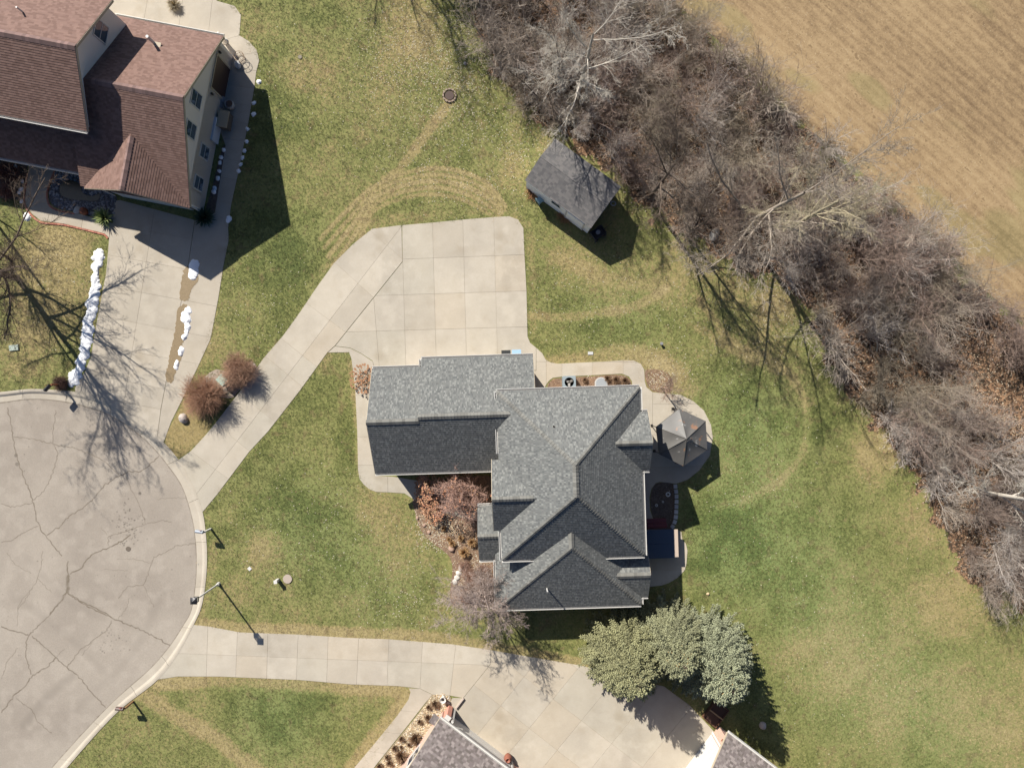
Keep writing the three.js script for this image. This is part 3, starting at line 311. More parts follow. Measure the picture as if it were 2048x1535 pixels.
// ---------- the grey roofed house in the middle ----------
{ const F = frame(-1.8, 1, 6), G = thing('house', 'house with dark grey shingle hips and gables and white gutters, garage wing attached', 'house', F.pos, F.turn);
  const W = sub(G, 'walls'); const wb = (...a) => part(W, 'wall', wallBox(F, ...a), houseWall);
  const K = roofKit(G, F, greyRoof, capGrey);
  // main hip roof
  const e = 4.15, r = 7.28, x0 = -0.95, x1 = 7.72, z0 = 0.42, z1 = 10.65, xr = 3.42, n0 = 4.66, n1 = 6.4;
  K.slope([x0, e, z0], [x1, e, z0], [xr, r, n0]); K.slope([x1, e, z0], [x1, e, z1], [xr, r, n1], [xr, r, n0]); K.slope([x1, e, z1], [x0, e, z1], [xr, r, n1]); K.slope([x0, e, z1], [x0, e, z0], [xr, r, n0], [xr, r, n1]);
  K.cap([xr, r, n0 - 0.05], [xr, r, n1 + 0.05], 0.17, 0.11); for (const [x, z, n] of [[x0, z0, n0], [x1, z0, n0], [x0, z1, n1], [x1, z1, n1]]) K.cap([x, e, z], [xr, r, n], 0.11, 0.045);
  K.gutter([x0, e, z0], [x1, e, z0], [0, -1]); K.gutter([x1, e, z0], [x1, e, 1.94], [1, 0]); K.gutter([x1, e, 5.46], [x1, e, z1], [1, 0]); K.gutter([x0, e, z1], [x1, e, z1], [0, 1]); K.gutter([x0, e, z0], [x0, e, 4.2], [-1, 0]); K.gutter([x0, e, 8.9], [x0, e, z1], [-1, 0]);
  wb(x0 + 0.42, x1 - 0.42, z0 + 0.42, z1 - 0.42, 4.1);
  // east bay gable
  K.slope([5.6, 4.15, 1.94], [8.17, 4.15, 1.94], [8.17, 5.46, 3.71], [5.6, 5.46, 3.71]); K.slope([5.6, 4.15, 5.48], [8.17, 4.15, 5.48], [8.17, 5.46, 3.71], [5.6, 5.46, 3.71]); K.cap([8.17, 5.46, 3.71], [6.0, 5.46, 3.71]); K.gutter([x1, 4.15, 1.94], [8.17, 4.15, 1.94], [0, -1]); K.gutter([x1, 4.15, 5.48], [8.17, 4.15, 5.48], [0, 1]);
  part(W, 'wall', gableWall(F, 'x', 7.85, [[2.3, 0], [2.3, 4.28], [3.71, 5.3], [5.12, 4.28], [5.12, 0]], 0.3), houseWall); K.rake([8.18, 4.15, 1.94], [8.18, 5.46, 3.71], [8.18, 4.15, 5.48]);
  // west gable
  K.slope([-1.38, 4.15, 4.57], [1.6, 4.15, 4.57], [1.6, 5.73, 6.7], [-1.38, 5.73, 6.7]); K.slope([-1.38, 4.15, 8.85], [1.6, 4.15, 8.85], [1.6, 5.73, 6.7], [-1.38, 5.73, 6.7]); K.cap([-1.38, 5.73, 6.7], [1.0, 5.73, 6.7]);
  part(W, 'wall', gableWall(F, 'x', -1.0, [[4.95, 0], [4.95, 4.3], [6.7, 5.55], [8.45, 4.3], [8.45, 0]], 0.3), houseWall); K.rake([-1.39, 4.15, 4.57], [-1.39, 5.73, 6.7], [-1.39, 4.15, 8.85]);
  // porch
  K.slope([-2.42, 2.4, 7.63], [-0.5, 2.4, 7.63], [-0.5, 3.5, 9.34], [-2.42, 3.5, 9.34]); K.slope([-2.42, 2.4, 11.05], [-0.5, 2.4, 11.05], [-0.5, 3.5, 9.34], [-2.42, 3.5, 9.34]); K.cap([-2.42, 3.5, 9.34], [-0.7, 3.5, 9.34]); K.gutter([-2.42, 2.4, 11.05], [-1.45, 2.4, 11.05], [0, 1]); K.gutter([-2.42, 2.4, 7.63], [-1.0, 2.4, 7.63], [0, -1]);
  part(W, 'wall', gableWall(F, 'x', -2.15, [[8.0, 2.3], [9.34, 3.35], [10.7, 2.3]], 0.16), houseWall); for (const z of [7.95, 10.7]) part(G, 'porch_post', box(0.18, 2.4, 0.18, -2.15 - F.cx, 1.2, z - F.cz), white);
  // south wing
  const a = 2.65, wr = 5.5, wx0 = -1.39, wx1 = 7.68, wz = 14.1, rx = 3.2;
  K.slope([wx0, a, wz], [wx1, a, wz], [rx, wr, 9.72]); K.slope([wx0, a, 7.0], [wx0, a, wz], [rx, wr, 9.72], [rx, wr, 7.0]); K.slope([wx1, a, 7.0], [wx1, a, wz], [rx, wr, 9.72], [rx, wr, 7.0]);
  K.cap([rx, wr, 9.76], [rx, wr, 8.7], 0.17, 0.1); K.cap([wx0, a, wz], [rx, wr, 9.72], 0.11, 0.045); K.cap([wx1, a, wz], [rx, wr, 9.72], 0.11, 0.045); K.gutter([wx0, a, wz], [wx1, a, wz], [0, 1]); K.gutter([wx0, a, 11.05], [wx0, a, wz], [-1, 0]); K.gutter([wx1, a, 13.6], [wx1, a, wz], [1, 0]);
  wb(wx0 + 0.42, wx1 - 0.42, z1 - 0.5, wz - 0.42, 2.6);
  K.slope([5.0, 2.65, 10.36], [8.13, 2.65, 10.36], [8.13, 3.73, 11.97], [5.0, 3.73, 11.97]); K.slope([5.0, 2.65, 13.6], [8.13, 2.65, 13.6], [8.13, 3.73, 11.97], [5.0, 3.73, 11.97]); K.cap([8.13, 3.73, 11.97], [6.1, 3.73, 11.97], 0.17, 0.1); K.gutter([wx1, 2.65, 13.6], [8.13, 2.65, 13.6], [0, 1]);
  part(W, 'wall', gableWall(F, 'x', 7.8, [[10.7, 0], [10.7, 2.75], [11.97, 3.6], [13.25, 2.75], [13.25, 0]], 0.3), houseWall); K.rake([8.14, 2.65, 10.36], [8.14, 3.73, 11.97], [8.14, 2.65, 13.6]);
  // garage wing
  const s = 0.648, ge = 2.4, gz = 5.38, gr1 = ge + (gz - 2.05) * s, gr2 = ge + (gz - 1.8) * s;
  K.slope([-8.82, ge, gz], [-5.7, ge, gz], [-5.7, gr1, 2.05], [-8.82, gr1, 2.05]); K.slope([-5.7, ge, gz], [1.38, ge, gz], [1.38, gr2, 1.8], [-5.7, gr2, 1.8]);
  K.slope([-8.82, ge, -1.25], [-5.7, ge, -1.25], [-5.7, gr1, 2.05], [-8.82, gr1, 2.05]); K.slope([-5.7, ge, -1.76], [1.38, ge, -1.76], [1.38, gr2, 1.8], [-5.7, gr2, 1.8]);
  K.cap([-5.66, gr1, 2.05], [-8.82, gr1, 2.05], 0.17, 0.1); K.cap([-5.7, gr2, 1.8], [0.0, gr2, 1.8], 0.17, 0.1);
  K.gutter([-8.82, ge, -1.25], [-5.7, ge, -1.25], [0, -1]); K.gutter([-5.7, ge, -1.76], [1.38, ge, -1.76], [0, -1]); K.gutter([-5.7, ge, -1.25], [-5.7, ge, -1.76], [-1, 0]); K.gutter([-8.82, ge, gz], [-1.0, ge, gz], [0, 1]);
  wb(-8.5, -0.6, -0.85, gz - 0.42, 2.35); wb(-5.3, 1.05, -1.35, -0.85, 2.35); wb(-0.6, 1.05, -0.85, 1.0, 2.35);
  part(W, 'wall', gableWall(F, 'x', -8.5, [[-0.85, 2.3], [2.05, gr1 - 0.2], [4.96, 2.3]], 0.16), houseWall); part(W, 'wall', gableWall(F, 'x', 1.0, [[-1.35, 2.3], [1.0, 3.8], [1.0, 2.3]], 0.16), houseWall);
  K.rake([-8.83, ge, -1.25], [-8.83, gr1, 2.05], [-8.83, ge, gz]); K.rake([1.39, ge, -1.76], [1.39, gr2, 1.8]);
  // garage doors face the apron
  for (const [x, w, z] of [[-3.6, 2.7, -1.36], [-0.6, 2.7, -1.36], [-7.1, 2.5, -0.86]]) { const d = sub(G, 'garage_door'); for (let k = 0; k < 4; k++) part(d, 'panel', box(w, 0.5, 0.04, x - F.cx, 0.3 + k * 0.52, z - 0.03 - F.cz), white); }
  // vents and pipes through the roof
  const vent = (x, y, z, h, rad, m) => part(G, 'vent_pipe', cyl(rad, rad, h, x - F.cx, y + h / 2 - 0.15, z - F.cz, 12), m);
  vent(2.35, 5.55, 2.55, 0.42, 0.06, dark); part(G, 'vent_flashing', cyl(0.09, 0.16, 0.06, 2.35 - F.cx, 5.53, 2.55 - F.cz, 12), dark); vent(1.75, 3.4, 12.6, 0.95, 0.045, white);
}
// ---------- the brown roofed house ----------
{ const F = frame(10.8, -26, -12), G = thing('house', 'tall house with brown shingle roofs and tan siding, dead tree shading its lawn', 'house', F.pos, F.turn); G.userData.label = 'two storey house with reddish brown shingle roofs and beige siding';
  const W = sub(G, 'walls'), K = roofKit(G, F, brownRoof, capBrown); const wb = (...a) => part(W, 'wall', wallBox(F, ...a), tanSiding);
  // wing with the long gable wall
  const R = 5.7, rz = -12.8, x0 = -29, x1 = -22.0;
  K.slope([x0, 2.6, -7.15], [x1, 2.6, -7.15], [x1, R, rz], [x0, R, rz]); K.slope([x0, 2.45, -18.14], [x1, 2.45, -18.14], [x1, R, rz], [x0, R, rz]); K.cap([x1, R, rz], [-27.4, R, rz], 0.2, 0.12);
  K.slope([-28.72, 2.6, -7.05], [-28.72, 2.6, -7.3], [-25.33, 4.45, -10.7], [-25.33, 4.45, -7.05]); K.slope([-22.0, 2.6, -7.05], [-22.0, 2.6, -7.3], [-25.33, 4.45, -10.7], [-25.33, 4.45, -7.05]); K.cap([-25.33, 4.45, -7.05], [-25.33, 4.45, -10.3], 0.18, 0.1);
  wb(-28.4, -22.38, -17.75, -7.5, 2.4);
  const wall = part(W, 'gable_wall', gableWall(F, 'x', -22.45, [[-17.98, 0], [-17.98, 2.5], [-12.8, 5.52], [-7.48, 2.55], [-7.48, 0]], 0.14), tanSiding, 'broad beige gable wall with four windows');
  part(W, 'wall', gableWall(F, 'z', -7.5, [[-28.4, 2.3], [-25.33, 4.2], [-22.4, 2.3]], 0.14), tanSiding);
  K.rake([-21.99, 2.45, -18.14], [-21.99, R, rz], [-21.99, 2.6, -7.15]); K.rake([-28.72, 2.6, -7.04], [-25.33, 4.45, -7.04], [-22.0, 2.6, -7.04]); K.gutter([x0, 2.45, -18.14], [x1, 2.45, -18.14], [0, -1]);
  const win = (x, y, z, w, h) => { const o = sub(G, 'window'), X = x - F.cx, Z = z - F.cz; part(o, 'frame', merge([box(0.06, 0.07, w + 0.14, X, y + h / 2, Z), box(0.06, 0.07, w + 0.14, X, y - h / 2, Z), box(0.06, h - 0.07, 0.07, X, y, Z - w / 2 - 0.035), box(0.06, h - 0.07, 0.07, X, y, Z + w / 2 + 0.035), box(0.05, 0.04, w, X, y, Z)]), white); part(o, 'pane', box(0.03, h - 0.07, w, X, y, Z), glass); };
  for (const [y, z, w, h] of [[3.55, -13.55, 0.85, 1.25], [3.5, -11.65, 0.85, 1.2], [1.35, -11.0, 0.8, 1.15], [1.35, -8.95, 0.8, 1.15]]) win(-22.36, y, z, w, h);
  { const d = sub(G, 'patio_door'); part(d, 'door_panel', box(0.05, 1.95, 2.0, -22.36 - F.cx, 1.1, -16.0 - F.cz), plain(70, 48, 42, 0.5)); part(d, 'frame', merge([box(0.07, 0.08, 2.2, -22.355 - F.cx, 2.12, -16.0 - F.cz), box(0.07, 2.1, 0.08, -22.355 - F.cx, 1.05, -17.06 - F.cz), box(0.07, 2.1, 0.08, -22.355 - F.cx, 1.05, -14.94 - F.cz)]), trimTan); }
  for (const z of [-17.3, -14.6]) part(G, 'wall_lamp', merge([box(0.12, 0.2, 0.1, -22.3 - F.cx, 1.9, z - F.cz), cyl(0.02, 0.08, 0.08, -22.28 - F.cx, 2.04, z - F.cz, 8)]), dark);
  part(G, 'meter_panel', box(0.14, 0.9, 1.5, -22.31 - F.cx, 0.46, -12.75 - F.cz), plain(226, 232, 238));
  { const d = sub(G, 'garage_door'); for (let k = 0; k < 4; k++) part(d, 'panel', box(4.8, 0.52, 0.04, -25.4 - F.cx, 0.3 + k * 0.54, -7.4 - F.cz), white); }
  for (const x of [-28.35, -22.45]) part(G, 'downspout', cyl(0.04, 0.04, 2.4, x - F.cx, 1.2, -7.35 - F.cz, 8), white);
  // tall part
  K.slope([-42, 5, -10.0], [-27.6, 5, -10.0], [-27.6, 7.3, -13.97], [-42, 7.3, -13.97]); K.slope([-42, 5, -17.95], [-27.6, 5, -17.95], [-27.6, 7.3, -13.97], [-42, 7.3, -13.97]); K.cap([-27.6, 7.3, -13.97], [-42, 7.3, -13.97], 0.2, 0.12);
  wb(-41.6, -28.0, -17.55, -10.4, 4.95); part(W, 'gable_wall', gableWall(F, 'x', -28.0, [[-17.55, 0], [-17.55, 5.05], [-13.97, 7.13], [-10.4, 5.05], [-10.4, 0]], 0.16), tanSiding); win(-27.9, 5.0, -16.0, 0.95, 1.2);
  K.rake([-27.59, 5, -17.95], [-27.59, 7.3, -13.97], [-27.59, 5, -10.0]); K.gutter([-42, 5, -10.0], [-27.6, 5, -10.0], [0, 1]); K.gutter([-42, 5, -17.95], [-27.6, 5, -17.95], [0, -1]);
  K.slope([-42, 2.5, -7.97], [-28.75, 2.5, -7.97], [-28.75, 3.9, -10.4], [-42, 3.9, -10.4]); K.gutter([-42, 2.5, -7.97], [-28.95, 2.5, -7.97], [0, 1]); wb(-41.6, -28.4, -10.4, -9.0, 2.45);
  // pipes
  part(G, 'vent_pipe', cyl(0.09, 0.09, 0.85, -25.55 - F.cx, 3.95, -16.45 - F.cz, 12), white); part(G, 'vent_flashing', box(0.42, 0.03, 0.35, -25.3 - F.cx, 3.6, -16.35 - F.cz), trimTan); part(G, 'vent_pipe', cyl(0.05, 0.05, 0.5, -31.6 - F.cx, 6.6, -15.7 - F.cz, 10), white);
}
// ---------- the house with the grey brown roofs at the garage court ----------
{ const F = frame(37.3, 12, 22), G = thing('house', 'house with mottled grey brown shingles, pink siding and white garage doors', 'house', F.pos, F.turn);
  const W = sub(G, 'walls'), K = roofKit(G, F, taupeRoof, capTaupe); const sl = 0.5;
  K.slope([9.18, 2.4, 19.58], [24.5, 2.4, 19.58], [24.5, 5.15, 25.08], [9.18, 5.15, 25.08]); K.slope([9.18, 2.4, 30.58], [24.5, 2.4, 30.58], [24.5, 5.15, 25.08], [9.18, 5.15, 25.08]); K.gutter([9.18, 2.4, 19.58], [24.3, 2.4, 19.58], [0, -1]); K.rake([9.17, 2.4, 19.58], [9.17, 5.15, 25.08]);
  K.slope([8.72, 2.28, 19.58], [9.16, 2.28, 19.58], [9.16, 2.5, 20.1], [8.72, 2.5, 20.1]);
  part(W, 'gable_wall', gableWall(F, 'x', 9.62, [[20.1, 0], [20.1, 2.45], [25.08, 4.95], [30, 2.45], [30, 0]], 0.16), pinkWall); part(W, 'wall', wallBox(F, 9.72, 24.3, 20.05, 30.1, 2.35), pinkWall);
  const gd = (axis, c, a, b) => { const d = sub(G, 'garage_door'); for (let k = 0; k < 4; k++) { const y = 0.28 + k * 0.53, g = axis === 'z' ? box(b - a, 0.51, 0.05, (a + b) / 2 - F.cx, y, c - F.cz) : box(0.05, 0.51, b - a, c - F.cx, y, (a + b) / 2 - F.cz); part(d, 'panel', g, white); } };
  gd('z', 20.02, 10.35, 15.1); part(G, 'door_trim', merge([box(0.14, 2.35, 0.09, 10.22 - F.cx, 1.18, 20.0 - F.cz), box(0.14, 2.35, 0.09, 15.24 - F.cx, 1.18, 20.0 - F.cz), box(5.3, 0.12, 0.1, 12.73 - F.cx, 2.28, 20.0 - F.cz)]), white);
  { const o = sub(G, 'window'), X = 9.52 - F.cx; part(o, 'frame', merge([box(0.06, 0.08, 1.3, X, 1.9, 23.0 - F.cz), box(0.06, 0.08, 1.3, X, 0.8, 23.0 - F.cz), box(0.06, 1.02, 0.08, X, 1.35, 22.39 - F.cz), box(0.06, 1.02, 0.08, X, 1.35, 23.61 - F.cz), box(0.05, 1.02, 0.05, X, 1.35, 23.0 - F.cz)]), white); part(o, 'pane', box(0.03, 1.02, 1.14, X, 1.35, 23.0 - F.cz), glass); }
  // second garage wing
  K.slope([24.2, 2.4, 9.26], [34, 2.4, 9.26], [34, 4.9, 14.26], [24.2, 4.9, 14.26]); K.slope([24.2, 2.4, 19.26], [34, 2.4, 19.26], [34, 4.9, 14.26], [24.2, 4.9, 14.26]); K.gutter([24.2, 2.4, 9.26], [34, 2.4, 9.26], [0, -1]);
  part(W, 'gable_wall', gableWall(F, 'x', 24.85, [[9.75, 0], [9.75, 2.5], [14.26, 4.72], [18.8, 2.5], [18.8, 0]], 0.16), pinkWall); part(W, 'wall', wallBox(F, 24.95, 33.7, 9.75, 18.8, 2.35), pinkWall); gd('x', 24.73, 10.5, 15.3); part(G, 'door_trim', merge([box(0.1, 2.35, 0.14, 24.72 - F.cx, 1.18, 10.36 - F.cz), box(0.1, 0.16, 5.1, 24.72 - F.cx, 2.28, 12.9 - F.cz), box(0.1, 2.35, 0.14, 24.72 - F.cx, 1.18, 15.44 - F.cz)]), white); K.rake([24.19, 2.4, 9.26], [24.19, 4.9, 14.26]);
  part(G, 'wall_lamp', merge([box(0.16, 0.24, 0.14, 24.66 - F.cx, 1.75, 10.0 - F.cz), cyl(0.02, 0.11, 0.1, 24.64 - F.cx, 1.92, 10.0 - F.cz, 8)]), plain(150, 84, 52, 0.5));
}
// ---------- garden shed ----------
{ const F = frame(36.1, -4.4, -12.6), G = thing('garden_shed', 'small white shed with a grey shingle roof at the edge of the thicket', 'shed', F.pos, F.turn);
  const W = sub(G, 'walls'), K = roofKit(G, F, shedRoof, capTaupe);
  K.slope([-7.0, 1.92, -14.28], [-1.78, 1.92, -14.28], [-1.78, 2.52, -12.62], [-7.0, 2.52, -12.62]); K.slope([-7.0, 1.92, -11.0], [-1.78, 1.92, -11.0], [-1.78, 2.52, -12.62], [-7.0, 2.52, -12.62]);
  part(W, 'wall', wallBox(F, -6.92, -1.86, -14.2, -11.07, 1.84), shedWall); for (const x of [-6.9, -1.88]) part(W, 'gable_wall', gableWall(F, 'x', x, [[-14.2, 1.83], [-12.62, 2.4], [-11.07, 1.83]], 0.06), shedWall);
  const door = sub(G, 'door'); part(door, 'door_panel', box(1.3, 1.6, 0.05, -3.0 - F.cx, 0.9, -11.03 - F.cz), shedWall); for (const x of [-3.7, -2.3]) part(door, 'door_jamb', box(0.08, 1.66, 0.06, x - F.cx, 0.9, -11.02 - F.cz), white);
  const w = sub(G, 'window'); part(w, 'pane', box(0.6, 0.42, 0.03, -4.55 - F.cx, 1.5, -11.03 - F.cz), glass); for (const y of [1.74, 1.26]) part(w, 'frame_rail', box(0.72, 0.06, 0.05, -4.55 - F.cx, y, -11.03 - F.cz), white);
}
// ---------- bare wood: tapered limbs and twigs ----------
class Wood {
  constructor() { this.pos = []; this.nor = []; this.idx = []; }
  seg(a, b, r0, r1, n) {
    const d = b.clone().sub(a).normalize(), s = Math.abs(d.y) > 0.9 ? V(1, 0, 0) : V(0, 1, 0), u = new THREE.Vector3().crossVectors(d, s).normalize(), w = new THREE.Vector3().crossVectors(d, u), k = this.pos.length / 3;
    for (const [p, r] of [[a, r0], [b, r1]]) for (let i = 0; i < n; i++) { const t = i / n * 6.2832, c = Math.cos(t), q = Math.sin(t), x = u.x * c + w.x * q, y = u.y * c + w.y * q, z = u.z * c + w.z * q; this.pos.push(p.x + x * r, p.y + y * r, p.z + z * r); this.nor.push(x, y, z); }
    for (let i = 0; i < n; i++) { const j = (i + 1) % n; this.idx.push(k + i, k + j, k + n + i, k + j, k + n + j, k + n + i); }
  }
  geo() { const g = new THREE.BufferGeometry(); g.setAttribute('position', new THREE.Float32BufferAttribute(this.pos, 3)); g.setAttribute('normal', new THREE.Float32BufferAttribute(this.nor, 3)); g.setIndex(this.idx); return g; }
}
const tips = [];
function limb(W, p, d, len, r, lv, S, q) {
  const n = S.seg[lv], step = len / n; let cur = p.clone(), dir = d.clone().normalize();
  for (let i = 0; i < n; i++) {
    const k = lv === 0 && S.straight ? 0.35 : 1; dir.x += (q() - 0.5) * S.wob[lv] * k; dir.z += (q() - 0.5) * S.wob[lv] * k; dir.y += (q() - 0.5) * S.wob[lv] * 0.6 + S.up[lv]; dir.normalize();
    const nx = cur.clone().addScaledVector(dir, step); if (nx.y < 0.02) nx.y = 0.02; const end = lv === S.max ? 0.75 : 0.68, ra = Math.max(S.min, r * (1 - end * i / n)), rb = Math.max(S.min, r * (1 - end * (i + 1) / n));
    W.seg(cur, nx, ra, rb, lv === 0 ? S.sides[0] : lv === 1 ? S.sides[1] : 3);
    if (lv < S.max && (i + 1) / n > S.from[lv]) { let kids = S.kids[lv] / (n * (1 - S.from[lv])); kids = Math.floor(kids) + (q() < kids % 1 ? 1 : 0); for (let c = 0; c < kids; c++) { const t = q(), at0 = cur.clone().lerp(nx, t), az = q() * 6.2832, an = S.ang[lv] * (0.6 + 0.8 * q()), s = Math.abs(dir.y) > 0.9 ? V(1, 0, 0) : V(0, 1, 0), u = new THREE.Vector3().crossVectors(dir, s).normalize().applyAxisAngle(dir, az), kd = dir.clone().multiplyScalar(Math.cos(an)).addScaledVector(u, Math.sin(an)); limb(W, at0, kd, len * S.ratio[lv] * (0.6 + 0.7 * q()) * (1 - 0.35 * (i + t) / n), Math.max(S.min, rb * S.thin[lv]), lv + 1, S, q); } }
    cur = nx;
  }
  if (lv === S.max) tips.push(cur);
}
const barkGrey = plain(176, 162, 146, 0.9), barkPale = plain(214, 204, 188, 0.85), barkDark = plain(112, 96, 82, 0.95);
const twigMats = [plain(186, 170, 154, 0.95), plain(164, 144, 130, 0.95), plain(202, 186, 168, 0.95), plain(166, 152, 143, 0.95), plain(182, 158, 142, 0.95), plain(174, 160, 138, 0.95), plain(210, 198, 186, 0.95)];
function makeShrub(seed, h, spread, stems, dense) {
  const q = rng(seed), W = new Wood(), S = { seg: [4, 3, 2], wob: [0.42, 0.6, 0.8], up: [0.03, 0.02, 0.0], from: [0.2, 0.15, 0], kids: [dense, 4.5, 0], ang: [0.75, 0.8, 0], ratio: [0.42, 0.5, 0], thin: [0.6, 0.6, 0], sides: [4, 3], max: 2, min: 0.0045 };
  for (let i = 0; i < stems; i++) { const az = q() * 6.2832, lean = spread * Math.sqrt(q()); limb(W, V(Math.cos(az) * 0.25 * q(), 0, Math.sin(az) * 0.25 * q()), V(Math.cos(az) * lean, 1, Math.sin(az) * lean), h * (0.65 + 0.5 * q()) * Math.sqrt(1 + lean * lean * 0.45), 0.016 + 0.016 * q(), 0, S, q); }
  return W.geo();
}
const shrubGeos = [makeShrub(1, 2.1, 1.0, 16, 10), makeShrub(2, 2.6, 0.8, 15, 11), makeShrub(3, 1.6, 1.25, 17, 10), makeShrub(4, 3.3, 0.6, 13, 12), makeShrub(5, 1.2, 1.5, 17, 9)];
{ const q = rng(77), placed = []; let tries = 0;
  while (placed.length < 262 && tries++ < 14000) { const p = [rr(-5, 40, q), rr(-29, 16, q)]; if (!inside(p, woodsPoly)) continue; const thick = fbm(p[0] * 0.3 + 3, p[1] * 0.3 + 8, 3); if (thick < 0.3 + 0.16 * q()) continue; if (placed.some(o => Math.hypot(o[0] - p[0], o[1] - p[1]) < 1.0)) continue; if ([[1484, 456, 1612, 664, 1.15], [1300, 415, 1340, 485, 0.9], [1425, 470, 1440, 480, 0.9]].some(([a, b, e, f, r]) => { const A = at(a, b), B = at(e, f), t = clamp(((p[0] - A.x) * (B.x - A.x) + (p[1] - A.z) * (B.z - A.z)) / ((B.x - A.x) ** 2 + (B.z - A.z) ** 2)); return Math.hypot(p[0] - A.x - t * (B.x - A.x), p[1] - A.z - t * (B.z - A.z)) < r; })) continue; const c = at(1148, 372); if (Math.hypot(p[0] - c.x, p[1] - c.z) < 3.6) continue; placed.push(p); }
  placed.forEach((p, i) => { const k = Math.floor(q() * shrubGeos.length), s = 0.7 + 0.75 * q() * q() + 0.2 * q(); const g = thing('thicket_shrub', 'leafless brown shrub tangled in the thicket along the field', 'shrub', [p[0], 0, p[1]], q() * 6.28, 'bare shrubs of the thicket'); g.scale.set(s, s * (0.85 + 0.3 * q()), s); part(g, 'branches', shrubGeos[k], twigMats[Math.floor(q() * 7)]); });
}
function makeTree(seed, h, opts = {}) {
  const q = rng(seed), W = new Wood(), fork = opts.fork ?? 0.3;
  const S = { seg: [6, 6, 5, 3, 2], wob: [0.16, 0.34, 0.46, 0.6, 0.7], up: [0.02, 0.05, 0.03, 0.02, 0], from: [fork, 0.22, 0.15, 0.1, 0], kids: [opts.limbs ?? 9, 8, 7, 4.5, 0], ang: [0.78, 0.62, 0.66, 0.7, 0], ratio: [0.62, 0.48, 0.45, 0.48, 0], thin: [0.62, 0.55, 0.5, 0.55, 0], sides: [8, 5], max: opts.levels ?? 4, min: 0.0055, straight: true };
  if (opts.big) { S.kids = [opts.limbs, 10, 8, 5, 0]; S.ang = [1.05, 0.6, 0.66, 0.7, 0]; S.up = [0.02, 0.035, 0.02, 0.02, 0]; S.seg = [6, 7, 5, 3, 2]; S.thin = [0.5, 0.5, 0.48, 0.55, 0]; S.ratio = [0.72, 0.44, 0.42, 0.46, 0]; }
  limb(W, V(0, -0.05, 0), V(opts.lean?.[0] ?? 0, 1, opts.lean?.[1] ?? 0), h, opts.r ?? 0.2, 0, S, q); return W.geo();
}
function bareTree(label, u, v, geo, mat, turn, scale, group) { const p = at(u, v), g = thing('bare_tree', label, 'tree', [p.x, 0, p.z], turn, group); g.scale.setScalar(scale); part(g, 'branches', geo, mat); return g; }
const treeGeoA = makeTree(21, 8.6, { big: true, r: 0.17, limbs: 12, fork: 0.34, lean: [0.03, 0.02] }), treeGeoB = makeTree(34, 9.0, { big: true, r: 0.18, limbs: 11, fork: 0.26, lean: [-0.04, 0.03] });
const treeGeoC = makeTree(48, 8.8, { big: true, r: 0.2, limbs: 16, fork: 0.14 });
bareTree('tall leafless tree with pale limbs rising from the thicket behind the shed', 1150, 205, treeGeoA, barkPale, 0.6, 1.0);
bareTree('leafless tree with a long trunk shadow reaching onto the lawn', 1482, 452, treeGeoB, barkGrey, 1.2, 1.08);
bareTree('leafless tree with yellowish limbs spreading towards the ploughed field', 1572, 462, treeGeoA, plain(196, 182, 150, 0.85), 3.4, 0.92);
bareTree('leafless tree with whitish trunk leaning out of the thicket beside the open lawn', 1972, 985, treeGeoB, barkPale, 4.2, 0.9);
bareTree('slim leafless tree at the thicket edge shading the shed roof', 1096, 226, makeTree(55, 7.2, { r: 0.12, limbs: 9, levels: 3 }), barkDark, 0, 1);
bareTree('slim leafless tree casting shadows between the shed and the thicket', 1297, 396, makeTree(56, 8.6, { r: 0.14, limbs: 8, levels: 4, fork: 0.4 }), barkDark, 2, 1);
bareTree('short leafless tree where the thicket bends beside the whitish rocks', 1375, 468, makeTree(58, 6.4, { r: 0.1, limbs: 9, levels: 4, fork: 0.3 }), barkDark, 1, 1);
bareTree('leafless tree beyond the lawn whose shadow streaks the leaf strewn grass', 738, -222, treeGeoC, barkGrey, 2.5, 1.0, 'bare trees beyond the lawn');
bareTree('leafless tree beyond the lawn whose shadow streaks the leaf strewn grass', 815, -205, treeGeoA, barkGrey, 5.0, 0.85, 'bare trees beyond the lawn');
bareTree('leafless yard tree shading the snow edged driveway', 34, 556, treeGeoC, barkDark, 0.3, 1.04);
bareTree('smaller leafless tree beside the brick edged front walk', -62, 372, makeTree(57, 6.5, { r: 0.13, limbs: 9, levels: 4, fork: 0.2 }), barkDark, 1.3, 1.0);
// understorey saplings and fallen limbs
{ const q = rng(404), W = new Wood(), dead = plain(206, 194, 172, 0.9); for (const [u, v, a, l] of [[1160, 262, 1.2, 2.2], [1350, 300, 2.4, 2.6], [1420, 250, 0.7, 2], [1690, 560, 2.2, 2.8], [1780, 700, 2.0, 2.6], [1850, 820, 0.5, 2.4], [1900, 930, 2.6, 2.2], [1290, 150, 0.3, 2.5]]) { const p = at(u, v, 1.6); const t = thing('fallen_limb', 'pale dead limb caught in the brush', 'branch', [p.x, 0.05, p.z], a, 'dead limbs in the brush'); const w = new Wood(); limb(w, V(0, 0, 0), V(1, 0.5, 0.2), l, 0.05, 0, { seg: [5, 3], wob: [0.3, 0.5], up: [-0.03, 0], from: [0.2, 0], kids: [4, 0], ang: [0.7, 0], ratio: [0.45, 0], thin: [0.6, 0], sides: [5, 4], max: 1, min: 0.008 }, q); part(t, 'branches', w.geo(), dead); } }

